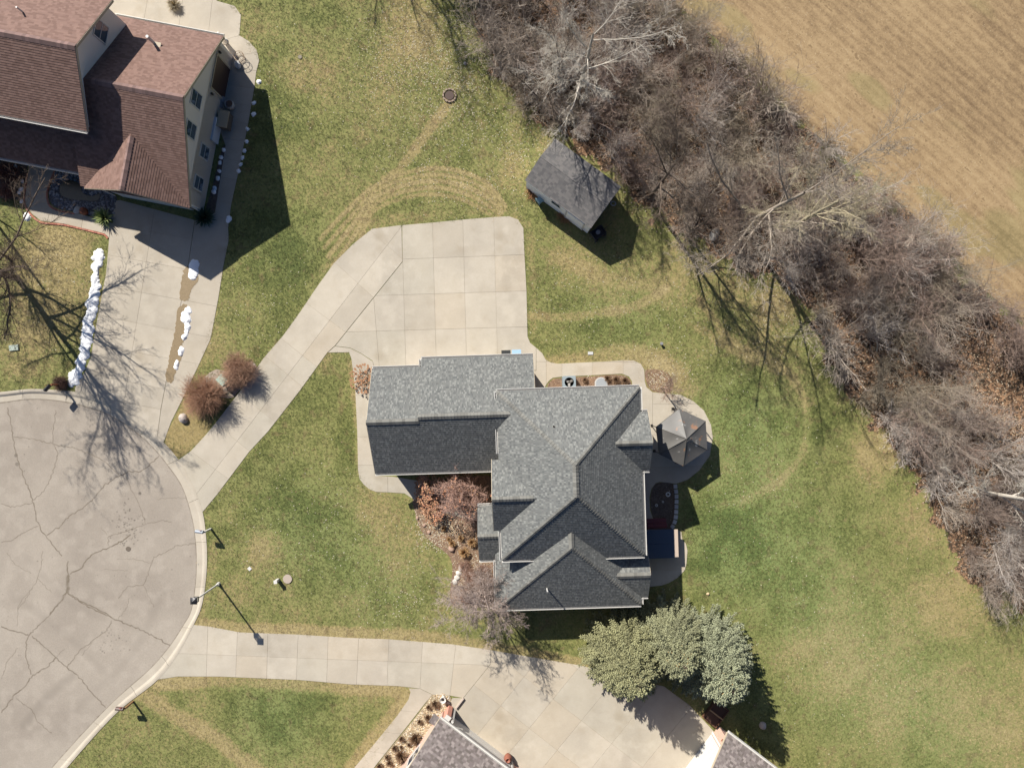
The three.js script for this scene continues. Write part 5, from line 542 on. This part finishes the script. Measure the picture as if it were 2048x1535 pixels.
// ---------- snow ----------
const snowMat = std({ color: new THREE.Color().setRGB(0.78, 0.78, 0.78), roughness: 0.7 });
const lump = (() => { const g = new THREE.IcosahedronGeometry(1, 3), p = g.attributes.position; for (let i = 0; i < p.count; i++) { const x = p.getX(i), y = p.getY(i), z = p.getZ(i), n = 1 + 0.34 * (fbm(x * 2 + 5, z * 2 + y * 2 + 5, 3) - 0.5) * 2; p.setXYZ(i, x * n, y * n, z * n); } g.computeVertexNormals(); return g; })();
function snow(label, path, seed, group) {   // a thin crust with a ragged rim, thickest along its middle
  const q = rng(seed), blobs = []; for (let k = 0; k < path.length; k++) { const A = path[k], B = path[Math.min(k + 1, path.length - 1)]; for (let i = 0; i < A[3] * 1.5; i++) { const t = q(), w = A[2] + (B[2] - A[2]) * t, p = at(A[0] + (B[0] - A[0]) * t + (q() + q() - 1) * w * 1.1, A[1] + (B[1] - A[1]) * t + (q() - 0.5) * (w < 4 ? 4 : 9)); blobs.push([p.x, p.z, w < 4 ? 0.045 + 0.05 * q() : 0.06 + 0.105 * q() * Math.min(1, w / 7)]); } }
  const x0 = Math.min(...blobs.map(b => b[0])) - 0.4, x1 = Math.max(...blobs.map(b => b[0])) + 0.4, z0 = Math.min(...blobs.map(b => b[1])) - 0.4, z1 = Math.max(...blobs.map(b => b[1])) + 0.4, s = 0.045, nx = Math.ceil((x1 - x0) / s), nz = Math.ceil((z1 - z0) / s), f = new Float32Array((nx + 1) * (nz + 1)).fill(-0.5);
  for (const [bx, bz, r] of blobs) for (let j = Math.max(0, Math.floor((bz - r * 2.2 - z0) / s)); j <= Math.min(nz, (bz + r * 2.2 - z0) / s); j++) for (let i = Math.max(0, Math.floor((bx - r * 2.2 - x0) / s)); i <= Math.min(nx, (bx + r * 2.2 - x0) / s); i++) { const d = Math.hypot(x0 + i * s - bx, z0 + j * s - bz) / r; f[j * (nx + 1) + i] += 0.75 * Math.exp(-d * d); }
  const pos = [], H = (i, j) => { const x = x0 + i * s, z = z0 + j * s, v = f[j * (nx + 1) + i] + (fbm(x * 4.5, z * 4.5, 4) - 0.5) * 1.1; return [x, v > 0 ? 0.028 + Math.min(0.09, 0.05 * Math.sqrt(v)) + 0.06 * (fbm(x * 5 + 9, z * 5, 4) - 0.4) : 0.012, z, v]; };
  for (let j = 0; j < nz; j++) for (let i = 0; i < nx; i++) { const a = H(i, j), b = H(i + 1, j), c = H(i + 1, j + 1), d = H(i, j + 1); if (Math.max(a[3], b[3], c[3], d[3]) <= 0) continue; for (const p of [a, c, b, a, d, c]) pos.push(p[0], p[1], p[2]); }
  const g = new THREE.BufferGeometry(); g.setAttribute('position', new THREE.Float32BufferAttribute(pos, 3)); g.computeVertexNormals(); return single('snow_patch', label, 'snow', g, snowMat, null, 0, group);
}
snow('long ragged bank of melting snow along the driveway edge', [[198, 498, 8, 12], [196, 512, 11, 16], [195, 524, 9, 12], [192, 540, 7, 10], [191, 556, 7, 9], [191, 569, 8, 10], [189, 584, 10, 14], [185, 600, 12, 18], [182, 615, 12, 16], [180, 630, 10, 14], [177, 645, 11, 16], [174, 660, 12, 18], [172, 676, 12, 16], [170, 692, 11, 15], [168, 706, 9, 13], [163, 722, 9, 12], [158, 736, 10, 13], [152, 750, 11, 15], [146, 764, 9, 12]], 31);
snow('larger snow patch in the shadow edge on the driveway', [[392, 518, 5, 7], [389, 530, 9, 14], [386, 542, 8, 11], [384, 553, 6, 8]], 32);
snow('hooked snow patch melting on the driveway strip', [[377, 615, 5, 6], [373, 625, 8, 12], [370, 636, 9, 12], [376, 645, 5, 7], [374, 660, 5, 7], [368, 675, 4, 5]], 33);
snow('oval snow scrap on the driveway strip', [[362, 698, 5, 8], [361, 705, 4, 5]], 34); snow('small snow scrap lowest on the driveway strip', [[353, 724, 4, 6], [352, 731, 5, 6]], 35);
snow('snow scrap beside the bend of the brick edged walk', [[51, 430, 5, 8], [53, 437, 4, 5]], 36);
snow('snow rag beside the side walk near the dark evergreen', [[459, 433, 4, 5], [457, 438, 4, 4]], 37);
{ const q = rng(38); for (const [u, v] of [[518, 165], [508, 205], [506, 228], [495, 258], [493, 283], [489, 301], [484, 315], [481, 328], [477, 342]]) snow('crumb of snow on the lawn edge along the side walk', [[u, v, 2.2, 3]], u * 3 + v, 'snow crumbs along the side walk'); for (const [u, v] of [[447, 300], [443, 314], [440, 325], [438, 342], [435, 356], [430, 376], [427, 384]]) snow('crumb of snow in the dark bed by the gable wall', [[u, v, 3, 4]], u * 5 + v, 'snow crumbs in the wall bed'); for (const [u, v] of [[30, 332], [43, 362], [42, 378], [37, 385], [44, 402]]) snow('crumb of snow in the shaded front bed', [[u, v, 2.5, 3]], u * 7 + v, 'snow crumbs in the shaded front bed'); }
// mud washed out beside the melting snow
{ const mud = std({ map: mulchTex(alb(168, 146, 110), alb(150, 128, 92), alb(126, 106, 74), alb(160, 138, 104)), roughness: 0.6 }); const m = (pts, s) => struct('mud_film', prism(wander(smooth(P2(pts), 4, true), rng(s), 0.16), 0.027, 0.0295, 1.1), mud, 'brown mud washed over the concrete'); m([[372, 534], [392, 540], [396, 560], [382, 580], [374, 600], [360, 600], [362, 570]], 1); m([[356, 616], [372, 608], [374, 640], [372, 672], [362, 690], [364, 712], [352, 740], [342, 765], [332, 760], [338, 718], [346, 680], [352, 650]], 2); }

// ---------- brick and stone edging ----------
const brickMats = [plain(190, 116, 92), plain(174, 104, 84), plain(202, 134, 108), plain(180, 124, 104)];
function edging(name, label, path, len, w, h, mats, y = 0.0) { const g = structGroup(name, label), q = rng(path.length * 13), pts = smooth(P2(path), 6), geo = box(len * (len > 0.3 ? 0.76 : 0.93), h, w, 0, y + h / 2, 0); g.userData = { label, category: 'edging' }; let acc = 0; for (let i = 1; i < pts.length; i++) { const a = pts[i - 1], b = pts[i], L = Math.hypot(b[0] - a[0], b[1] - a[1]); while (acc < L) { const t = acc / L, m = part(g, 'brick', geo, mats[Math.floor(q() * mats.length)]); m.position.set(a[0] + (b[0] - a[0]) * t, (q() - 0.5) * 0.01, a[1] + (b[1] - a[1]) * t); m.rotation.y = -Math.atan2(b[1] - a[1], b[0] - a[0]) + (q() - 0.5) * 0.06; acc += len; } acc -= L; } return g; }
edging('brick_edging', 'red brick edging on the lawn side of the front walk', [[54, 350], [48, 399], [50, 411], [62, 429], [80, 443.5], [127, 449.5], [197, 466], [209, 469.5], [216, 477]], 0.21, 0.11, 0.09, brickMats, -0.03);
edging('brick_edging', 'red brick edging between the front walk and the pond stones', [[108, 345], [97, 374], [94, 391], [99, 410.5], [112, 419.5], [150, 427.5]], 0.21, 0.11, 0.09, brickMats, -0.03);
edging('block_edging', 'row of pale concrete blocks edging the shaded bed', [[1350.5, 972], [1352.5, 990], [1352.5, 1010], [1351.5, 1030], [1350, 1040], [1346, 1050], [1342, 1056]], 0.34, 0.24, 0.12, [plain(206, 204, 200), plain(190, 188, 186), plain(216, 212, 206)], 0);
// boulders
function stone(name, label, u, v, s, c, seed, group) { const g = new THREE.IcosahedronGeometry(1, 2), p = g.attributes.position; for (let i = 0; i < p.count; i++) { const x = p.getX(i), y = p.getY(i), z = p.getZ(i), n = 0.78 + 0.44 * fbm(x * 1.3 + seed, z * 1.3 + y * 1.7 + seed, 2); p.setXYZ(i, x * n * s[0], Math.max(-0.3, y * n) * s[1], z * n * s[2]); } g.computeVertexNormals(); const q = at(u, v); return single(name, label, 'rock', g, std({ color: col(...c), roughness: 0.85 }), V(q.x, s[1] * 0.2, q.z), seed, group); }
stone('boulder', 'grey boulder on the straw coloured island', 368, 836, [0.34, 0.34, 0.28], [206, 192, 182], 2.2);
for (const [u, v] of [[922, 1136], [917, 1146], [914, 1155], [910, 1163]]) stone('stepping_stone', 'whitish stone in the row beside the wing', u, v, [0.2, 0.09, 0.17], [226, 220, 208], u, 'row of whitish stones');
for (const [u, v, s] of [[849, 1050, 0.13], [858, 1064, 0.14], [903, 1097, 0.22], [835, 1035, 0.12]]) stone('bed_stone', 'brown stone at the rim of the front bed', u, v, [s, s * 0.7, s], [180, 150, 130], v, 'stones of the front bed rim');
stone('lawn_rock', 'small grey rock on the leaf strewn lawn', 930, 127, [0.12, 0.1, 0.1], [190, 180, 170], 5.5); stone('pale_rock', 'pale rock under the silvery spruce', 1525, 1449, [0.24, 0.26, 0.22], [222, 200, 182], 7.7); stone('tan_rock', 'tan rock alone on the open lawn', 1416, 1187, [0.12, 0.1, 0.1], [214, 190, 150], 3.3);
stone('snow_covered_log', 'whitish rock pile at the thicket edge', 1428, 470, [0.5, 0.25, 0.3], [206, 200, 190], 1.1); stone('flat_rock', 'flat pale rock beside the rust coloured ornament on the front walk', 155, 420, [0.3, 0.12, 0.22], [200, 196, 188], 9.9);

// ---------- street furniture and utilities ----------
{ const p = at(437.3, 1167), G = thing('street_lamp', 'white lamp post with a black square lantern beside the kerb', 'street lamp', p); part(G, 'pole', merge([cyl(0.05, 0.065, 3.2, 0, 1.6, 0), cyl(0.1, 0.12, 0.25, 0, 0.125, 0)]), white); const h = sub(G, 'lantern'); const black = plain(46, 44, 46, 0.45); const cage = [box(0.3, 0.04, 0.3, 0, 3.22, 0)]; for (const [x, z] of [[1, 1], [1, -1], [-1, 1], [-1, -1]]) cage.push(box(0.03, 0.36, 0.03, x * 0.135, 3.42, z * 0.135)); const cap = new THREE.CylinderGeometry(0.04, 0.3, 0.2, 4); cap.rotateY(Math.PI / 4); cap.translate(0, 3.7, 0); cage.push(cap); part(h, 'frame', merge(cage), black); part(h, 'glass', box(0.24, 0.34, 0.24, 0, 3.42, 0), new THREE.MeshPhysicalMaterial({ color: 0xf4f2ea, transmission: 0.6, roughness: 0.3, thickness: 0 })); }
function mailbox(label, u, v, turn, postMat, boxMat, tilt = 0) { const G = thing('mailbox', label, 'mailbox', at(u, v), turn); part(G, 'post', merge([box(0.1, 1.02, 0.1, 0, 0.51, 0), box(0.5, 0.07, 0.08, 0.22, 0.98, 0)]), postMat); const s = new THREE.Shape(); s.moveTo(-0.1, 0); s.lineTo(0.1, 0); s.lineTo(0.1, 0.12); s.absarc(0, 0.12, 0.1, 0, Math.PI, false); s.lineTo(-0.1, 0); const g = new THREE.ExtrudeGeometry(s, { depth: 0.5, bevelEnabled: false, curveSegments: 10 }); g.rotateY(Math.PI / 2); g.translate(0.02, 1.02, 0); part(G, 'box', g, boxMat); part(G, 'flag', merge([box(0.02, 0.16, 0.02, 0.15, 1.2, 0.12), box(0.1, 0.05, 0.015, 0.18, 1.26, 0.12)]), plain(170, 50, 40)); }
mailbox('grey mailbox on a white post by the grey house driveway', 421.5, 1057, Math.PI - 0.15, white, plain(176, 184, 194, 0.4)); mailbox('brown mailbox on a wooden post by the lower lawn', 266, 1402, 2.75 + 0.3, plain(150, 112, 76), plain(112, 92, 84, 0.5)); mailbox('black mailbox on a brown post in the twig shrub', 122, 769, -2.3, plain(150, 88, 54), plain(40, 38, 40, 0.5));
{ const G = thing('utility_box', 'pale green utility box between the two round shrubs', 'utility box', at(452, 760), -0.75); const gm = plain(178, 198, 182, 0.5); part(G, 'cabinet', box(0.62, 0.62, 0.5, 0, 0.31, 0), gm); part(G, 'lid', (() => { const g = new THREE.CylinderGeometry(0.42, 0.47, 0.1, 4); g.rotateY(Math.PI / 4); g.scale(1.05, 1, 0.86); g.translate(0, 0.67, 0); return g; })(), gm); }
for (const [u, v] of [[405, 772], [400, 775], [427, 784]]) stone('pale_bed_rock', 'small pale rock among the twigs of the wider shrub', u, v, [0.13, 0.12, 0.12], [206, 198, 186], u, 'pale rocks under the wider shrub');
{ const G = thing('utility_pedestal', 'white square pedestal beside the round concrete cover', 'pedestal', at(556, 1159), 0.1); part(G, 'post', box(0.18, 0.5, 0.18, 0, 0.25, 0), white); part(G, 'cap', box(0.22, 0.06, 0.22, 0, 0.53, 0), white); }
single('concrete_cover', 'round concrete cover in the front lawn', 'manhole', cyl(0.3, 0.3, 0.06, 0, 0.03, 0, 28), plain(196, 180, 164), at(575, 1157)); single('white_plate', 'small white square plate on the bare patch of the front lawn', 'plate', box(0.22, 0.04, 0.22, 0, 0.02, 0), white, at(499, 1136.5), 0.75);
single('valve_cover', 'small round iron cover in the asphalt', 'manhole', cyl(0.16, 0.16, 0.02, 0, 0.01, 0, 20), plain(118, 106, 92), V(at(254, 1098).x, -0.112, at(254, 1098).z)); single('green_hatch', 'pale green hatch in the yard under the bare tree', 'hatch', box(0.62, 0.08, 0.38, 0, 0.04, 0), plain(186, 198, 184), at(28, 695), 0.1); single('grey_hatch', 'whitish hatch in the lawn above the walk', 'hatch', box(0.34, 0.05, 0.2, 0, 0.025, 0), plain(214, 214, 212), at(1181, 706), 0); single('vent_stub', 'small grey pipe stub in the lawn', 'pipe', merge([cyl(0.07, 0.07, 0.22, 0, 0.11, 0), cyl(0.1, 0.1, 0.05, 0, 0.24, 0)]), plain(150, 150, 150), at(1322, 687)); single('sprinkler_cover', 'tiny round cover in the yellowed lawn', 'cover', cyl(0.13, 0.15, 0.05, 0, 0.025, 0), plain(150, 140, 120), at(600, 114));
{ const G = thing('fire_pit', 'round dark grate in a ring of stones on the leaf strewn lawn', 'fire pit', at(899, 191)); const st = plain(168, 148, 130); for (let k = 0; k < 12; k++) { const g = box(0.17, 0.1, 0.1, 0, 0.05, 0.42); g.rotateY(k / 12 * 6.2832); part(G, 'ring_stone', g, st); } part(G, 'grate', cyl(0.3, 0.32, 0.06, 0, 0.03, 0, 24), plain(92, 74, 66)); }
// air conditioner, window well, bins
{ const G = thing('air_conditioner', 'grey air conditioner with a round fan in the narrow bed', 'air conditioner', at(1136.5, 764), 0.03), m = plain(158, 172, 178, 0.45), s = 0.4, y = 0.78; part(G, 'cabinet', merge([box(0.05, y, 0.74, -s, y / 2, 0), box(0.05, y, 0.74, s, y / 2, 0), box(0.8, y, 0.05, 0, y / 2, -s + 0.05), box(0.8, y, 0.05, 0, y / 2, s - 0.05)]), m); const ringPts = []; for (let k = 0; k < 28; k++) ringPts.push([0.31 * Math.cos(k / 28 * 6.2832), 0.31 * Math.sin(k / 28 * 6.2832)]); part(G, 'top', prism([[-0.43, -0.36], [-0.38, -0.41], [0.38, -0.41], [0.43, -0.36], [0.43, 0.36], [0.38, 0.41], [-0.38, 0.41], [-0.43, 0.36]], y, y + 0.06, 8, [ringPts]), m); const fan = sub(G, 'fan'); for (let k = 0; k < 3; k++) { const b = box(0.24, 0.015, 0.15, 0.15, 0, 0); b.rotateX(0.35); b.rotateY(k * 2.094 + 0.5); b.translate(0, y - 0.08, 0); part(fan, 'blade', b, plain(176, 172, 166, 0.4)); } part(fan, 'hub', cyl(0.06, 0.06, 0.06, 0, y - 0.08, 0), dark); part(G, 'floor_tray', box(0.74, 0.03, 0.68, 0, 0.03, 0), plain(40, 40, 42)); }
{ const G = thing('window_well', 'round topped grey window well cover against the house wall', 'window well', at(1202, 768), 0.03); const sh = new THREE.Shape(); sh.moveTo(-0.42, -0.3); sh.lineTo(-0.42, 0.05); sh.absarc(0, 0.05, 0.42, Math.PI, 0, true); sh.lineTo(0.42, -0.3); const g = new THREE.ExtrudeGeometry(sh, { depth: 0.1, bevelEnabled: false, curveSegments: 18 }); g.rotateX(-Math.PI / 2); part(G, 'rim', g, plain(206, 202, 196)); const h = new THREE.Shape(); h.moveTo(-0.35, -0.3); h.lineTo(-0.35, 0.05); h.absarc(0, 0.05, 0.35, Math.PI, 0, true); h.lineTo(0.35, -0.3); const g2 = new THREE.ExtrudeGeometry(h, { depth: 0.02, bevelEnabled: false, curveSegments: 18 }); g2.rotateX(-Math.PI / 2); g2.translate(0, 0.102, 0); part(G, 'cover', g2, plain(170, 176, 180, 0.4)); }
function bin(label, u, v, m) { const G = thing('wheelie_bin', label, 'bin', at(u, v), 0.03); const b = new THREE.CylinderGeometry(0.38, 0.3, 0.95, 4); b.rotateY(Math.PI / 4); b.translate(0, 0.5, 0); part(G, 'body', b, m); part(G, 'lid', box(0.6, 0.06, 0.66, 0, 1.0, -0.02), m); part(G, 'handle', box(0.5, 0.04, 0.05, 0, 0.98, 0.36), m); for (const x of [-0.24, 0.24]) { const w = cyl(0.1, 0.1, 0.05, 0, 0, 0); w.rotateZ(Math.PI / 2); w.translate(x, 0.1, 0.28); part(G, 'wheel', w, dark); } }
bin('black wheeled bin beside the garage door', 1012.5, 712, plain(54, 56, 56, 0.5)); bin('light blue wheeled bin beside the garage door', 1033, 711, plain(176, 212, 240, 0.5));
// gazebo
{ const cx = 1366, cz = 874, G = thing('gazebo', 'grey six sided gazebo canopy with a torn top on the round patio', 'gazebo', at(1366, 875, 1.78).setY(0)); const o = at(1366, 875, 1.78), C = [[1313, 853.5], [1358.8, 817.2], [1411.6, 841.8], [1415, 899.3], [1367, 932], [1319, 908]].map(([u, v]) => { const p = at(u, v, 1.8); return V(p.x - o.x, 1.8, p.z - o.z); }); const A = V(0.03, 2.62, 0.0);
  const ct = colorTex(512, 512, (i, j) => { const m = pn(i, j, 512, 7), f = pn(i, j, 512, 50, 2), s = pn(i, j, 512, 10, 33), p = pn(i, j, 512, 8, 77); let c = mix3(alb(98, 96, 93), alb(118, 115, 110), m); c = mix3(c, alb(176, 124, 86), sm(0.66, 0.74, s) * 0.6); c = mix3(c, alb(206, 204, 200), sm(0.66, 0.74, p) * 0.6); const v = 0.93 + 0.14 * f; return [c[0] * v, c[1] * v, c[2] * v]; }); const cm = std({ map: ct, roughness: 0.55 });
  for (let i = 0; i < 6; i++) { const a = C[i], b = C[(i + 1) % 6], torn = i === 2 || i === 3, t = torn ? 0.62 : 0.985, t2 = i === 2 ? 0.72 : i === 3 ? 0.8 : 0.985, N = 10, pos = [], uv = []; const sag = (s, w) => { const e = a.clone().lerp(b, s), top = torn ? e.clone().lerp(A, i === 2 ? 0.985 - 0.34 * s + 0.03 * Math.sin(s * 19) : 0.66 + 0.3 * s + 0.05 * Math.sin(s * 14)) : e.clone().lerp(A, 0.985); const p = e.lerp(top, w); p.y -= 0.05 * Math.sin(Math.PI * w) * Math.sin(Math.PI * s); return p; };
    for (let s = 0; s < N; s++) for (let w = 0; w < N; w++) { const q = [[s, w], [s + 1, w], [s + 1, w + 1], [s, w], [s + 1, w + 1], [s, w + 1]]; for (const [x, y] of q) { const p = sag(x / N, y / N); pos.push(p.x, p.y, p.z); uv.push(p.x / 3.5, p.z / 3.5); } } const g = new THREE.BufferGeometry(); g.setAttribute('position', new THREE.Float32BufferAttribute(pos, 3)); g.setAttribute('uv', new THREE.Float32BufferAttribute(uv, 2)); g.computeVertexNormals(); part(G, 'canopy_panel', g, cm);
    part(G, 'rib', bar(a.clone().add(V(0, 0.0, 0)), A, 0.017), plain(92, 88, 82, 0.5)); const vq = a.clone().lerp(b, 0.5); part(G, 'valance', (() => { const L = a.distanceTo(b), g2 = box(L, 0.16, 0.012, 0, -0.09, 0); g2.rotateY(-Math.atan2(b.z - a.z, b.x - a.x)); g2.translate(vq.x, vq.y, vq.z); return g2; })(), cm); part(G, 'post', merge([cyl(0.03, 0.03, 1.78, a.x * 0.97, 0.89, a.z * 0.97, 8), box(0.18, 0.02, 0.18, a.x * 0.97, 0.034, a.z * 0.97)]), dark); } }
// hot tub
{ const F = frame(-1.8, 9.35, 10.75), G = thing('hot_tub', 'square hot tub under a dark blue cover with a tan shelf board', 'hot tub', F.pos, F.turn), cov = plain(74, 88, 108, 0.5); part(G, 'cabinet', box(1.75, 0.78, 1.85, 0, 0.41, 0), plain(96, 74, 60)); for (const z of [-0.47, 0.47]) part(G, 'cover_half', box(1.8, 0.1, 0.93, 0, 0.86, z), cov); part(G, 'shelf_board', box(0.28, 0.05, 1.8, 1.06, 0.82, 0), plain(214, 194, 176)); part(G, 'shelf_bracket', merge([box(0.2, 0.04, 0.05, 0.96, 0.77, 0.6), box(0.2, 0.04, 0.05, 0.96, 0.77, -0.6)]), dark); }
{ const F = frame(-1.8, 9.3, 9.5), G = thing('step_box', 'dark red wooden steps between the hot tub and the shaded bed', 'steps', F.pos, F.turn), m = plain(124, 62, 66, 0.6); part(G, 'step', box(1.3, 0.2, 0.3, 0, 0.13, -0.1), m); part(G, 'step', box(1.3, 0.42, 0.25, 0, 0.24, 0.18), m); }
for (const [u, v, r] of [[1336, 988, 0.12], [1313, 1010, 0.07], [1326, 1003, 0.05]]) single('garden_globe', 'white round ornament in the shaded bed', 'ornament', (() => { const g = new THREE.TorusGeometry(r, r * 0.4, 10, 20); g.rotateX(Math.PI / 2); g.translate(0, r * 0.4, 0); return g; })(), white, V(at(u, v).x, 0.012, at(u, v).z), 0, 'white ornaments in the shaded bed');
// things along the beige gable wall
{ const G = thing('deck_box', 'tan topped storage box along the beige gable wall', 'storage box', at(455, 246), -0.19); part(G, 'body', box(0.62, 0.7, 1.0, 0, 0.37, 0), plain(120, 104, 88)); part(G, 'lid', box(0.7, 0.06, 1.1, 0, 0.76, 0), plain(214, 192, 158)); }
{ const G = thing('barrel_planter', 'round pale barrel planter beside the storage box', 'planter', at(463, 213)); const pts = [[0, 0], [0.24, 0], [0.3, 0.25], [0.28, 0.5], [0.24, 0.5], [0.24, 0.42], [0, 0.42]].map(p => new THREE.Vector2(...p)); part(G, 'tub', new THREE.LatheGeometry(pts, 22), plain(196, 190, 184)); part(G, 'soil', cyl(0.24, 0.24, 0.02, 0, 0.43, 0), plain(120, 96, 84)); }
for (const [u, v] of [[449, 203], [446, 213]]) { const G = thing('folding_chair', 'grey folded chair leaning at the beige gable wall', 'chair', at(u, v), -0.19, 'folded chairs at the gable wall'), m = plain(150, 158, 168, 0.5); part(G, 'frame', merge([bar(V(0.12, 0, -0.2), V(-0.12, 0.95, -0.2), 0.014), bar(V(0.12, 0, 0.2), V(-0.12, 0.95, 0.2), 0.014), bar(V(-0.12, 0.95, -0.2), V(-0.12, 0.95, 0.2), 0.014)]), m); part(G, 'seat', (() => { const g = box(0.02, 0.4, 0.36, 0, 0, 0); g.rotateZ(0.24); g.translate(0.04, 0.36, 0); return g; })(), m); part(G, 'backrest', (() => { const g = box(0.02, 0.25, 0.36, 0, 0, 0); g.rotateZ(0.24); g.translate(-0.06, 0.78, 0); return g; })(), m); }
{ const G = thing('garden_statue', 'pale garden statue at the terrace corner of the brown roofed house', 'statue', at(450, 83), 0.4); const prof = [[0, 0], [0.2, 0], [0.22, 0.06], [0.13, 0.14], [0.15, 0.5], [0.19, 0.72], [0.1, 0.86], [0.07, 0.9], [0.11, 0.98], [0.1, 1.1], [0, 1.16]].map(p => new THREE.Vector2(...p)); part(G, 'figure', new THREE.LatheGeometry(prof, 18), plain(240, 232, 218, 0.7)); }
{ const G = thing('wire_plant_stand', 'round wire plant stand with dry stems by the patio door', 'plant stand', at(483, 119)); const m = plain(150, 116, 84); for (const [y, r] of [[0.3, 0.3], [0.5, 0.33], [0.04, 0.26]]) { const t = new THREE.TorusGeometry(r, 0.013, 6, 26); t.rotateX(Math.PI / 2); t.translate(0, y + 0.02, 0); part(G, 'ring', t, m); } for (let k = 0; k < 8; k++) { const a = k / 8 * 6.283; part(G, 'wire', bar(V(Math.cos(a) * 0.26, 0.02, Math.sin(a) * 0.26), V(Math.cos(a) * 0.33, 0.52, Math.sin(a) * 0.33), 0.01), m); } }
single('white_bag', 'crumpled white bag beside the wire plant stand', 'bag', (() => { const g = lump.clone(); g.scale(0.22, 0.2, 0.26); g.translate(0, 0.16, 0); return g; })(), white, at(476.5, 131));
// shed clutter
for (const [u, v, l] of [[1062, 388, 'brown dry brush heaped at the white shed corner'], [1129, 435, 'dark plant heap under the white shed window']]) { const p = at(u, v), g = thing('brush_heap', l, 'brush', [p.x, 0, p.z]); part(g, 'branches', fountain(u, 70, 0.55, 1.1, 0.012), plain(190, 140, 96)); }
{ const G = thing('garden_cart', 'black garden cart standing in the shed shadow', 'cart', at(1195, 468), 0.6); part(G, 'tray', merge([box(0.9, 0.05, 0.6, 0, 0.34, 0), box(0.9, 0.22, 0.04, 0, 0.46, 0.28), box(0.9, 0.22, 0.04, 0, 0.46, -0.28), box(0.04, 0.22, 0.52, 0.43, 0.46, 0), box(0.04, 0.22, 0.52, -0.43, 0.46, 0)]), plain(60, 58, 60)); for (const [x, z] of [[0.32, 0.34], [0.32, -0.34], [-0.32, 0.34], [-0.32, -0.34]]) { const w = new THREE.TorusGeometry(0.12, 0.045, 8, 18); w.translate(x, 0.165, z); part(G, 'wheel', w, dark); } part(G, 'handle', bar(V(0.45, 0.36, 0), V(1.05, 0.75, 0), 0.018), dark); single('paint_bucket', 'grey bucket standing in the garden cart', 'bucket', merge([cyl(0.14, 0.11, 0.26, 0, 0.13, 0), cyl(0.15, 0.15, 0.03, 0, 0.27, 0)]), plain(150, 152, 156), at(1194, 468).setY(0.365)); }
single('wheel_rim', 'small pale ring leaning on the shed end wall', 'ring', (() => { const g = new THREE.TorusGeometry(0.16, 0.04, 8, 20); g.rotateX(1.2); g.translate(0, 0.17, 0); return g; })(), plain(180, 184, 190), at(1226, 408)); 
{ const G = thing('garden_chair', 'pale blue garden chair before the white shed wall', 'chair', at(1079, 403), 0.7), m = plain(176, 210, 220); part(G, 'seat', box(0.42, 0.04, 0.4, 0, 0.4, 0), m); part(G, 'backrest', box(0.05, 0.45, 0.4, -0.2, 0.65, 0), m); for (const [x, z] of [[0.18, 0.17], [0.18, -0.17], [-0.18, 0.17], [-0.18, -0.17]]) part(G, 'leg', box(0.04, 0.4, 0.04, x, 0.19, z), m); }
// by the garage court
{ const G = thing('birdbath', 'white concrete pot with a dark opening in the river stones', 'planter', at(887, 1394)); const pts = [[0, 0], [0.16, 0], [0.12, 0.12], [0.14, 0.3], [0.22, 0.46], [0.18, 0.48], [0.1, 0.36], [0, 0.34]].map(p => new THREE.Vector2(...p)); part(G, 'bowl', new THREE.LatheGeometry(pts, 22), plain(236, 230, 220)); part(G, 'soil', cyl(0.09, 0.09, 0.02, 0, 0.37, 0), dark); }
{ const F = frame(37.3, 10.1, 19.7), G = thing('garage_pier', 'pink brick pier with white boards at the garage corner', 'pier', F.pos, F.turn); part(G, 'pier', box(0.3, 1.5, 0.5, -0.35, 0.75, 0.05), plain(226, 160, 138)); part(G, 'board', box(0.12, 1.7, 0.12, 0.02, 0.85, -0.1), white); part(G, 'board', box(0.08, 0.16, 0.85, 0.0, 0.1, -0.7), plain(206, 190, 176)); part(G, 'cap', box(0.36, 0.06, 0.56, -0.35, 1.53, 0.05), white); }
{ const G = thing('clay_urn', 'red brown clay urn beside the white garage door', 'urn', at(1016, 1509)); const pts = [[0, 0], [0.14, 0], [0.16, 0.05], [0.26, 0.3], [0.24, 0.55], [0.13, 0.68], [0.17, 0.74], [0.12, 0.74], [0.1, 0.66], [0, 0.6]].map(p => new THREE.Vector2(...p)); part(G, 'vessel', new THREE.LatheGeometry(pts, 24), plain(156, 96, 76, 0.7)); part(G, 'handle', (() => { const g = new THREE.TorusGeometry(0.1, 0.02, 6, 14); g.translate(-0.26, 0.48, 0); return g; })(), plain(156, 96, 76, 0.7)); }
{ const F = frame(37.3, 24.0, 9.2), G = thing('raised_planter', 'brown wooden raised planter under the silvery spruce', 'planter', F.pos, F.turn), m = plain(112, 76, 56), m2 = plain(196, 160, 116); part(G, 'board', box(1.1, 0.35, 0.05, 0, 0.19, -0.7), m); part(G, 'board', box(1.1, 0.35, 0.05, 0, 0.19, 0.7), m); part(G, 'board', box(0.05, 0.35, 1.35, -0.52, 0.19, 0), m); part(G, 'board', box(0.05, 0.35, 1.35, 0.52, 0.19, 0), m); part(G, 'rail', box(1.1, 0.05, 0.08, 0, 0.4, 0), m2); part(G, 'soil', box(0.98, 0.25, 1.34, 0, 0.14, 0), plain(84, 58, 46)); }
{ const G = thing('rust_ornament', 'rust coloured metal ball ornament beside the flat pale rock', 'ornament', at(172, 424)); const m = plain(150, 84, 54, 0.7); const b = new THREE.IcosahedronGeometry(0.26, 1); b.translate(0, 0.3, 0); part(G, 'ball', b, m); part(G, 'stand', cyl(0.16, 0.2, 0.08, 0, 0.04, 0), m); }

renderer.render(scene, camera);
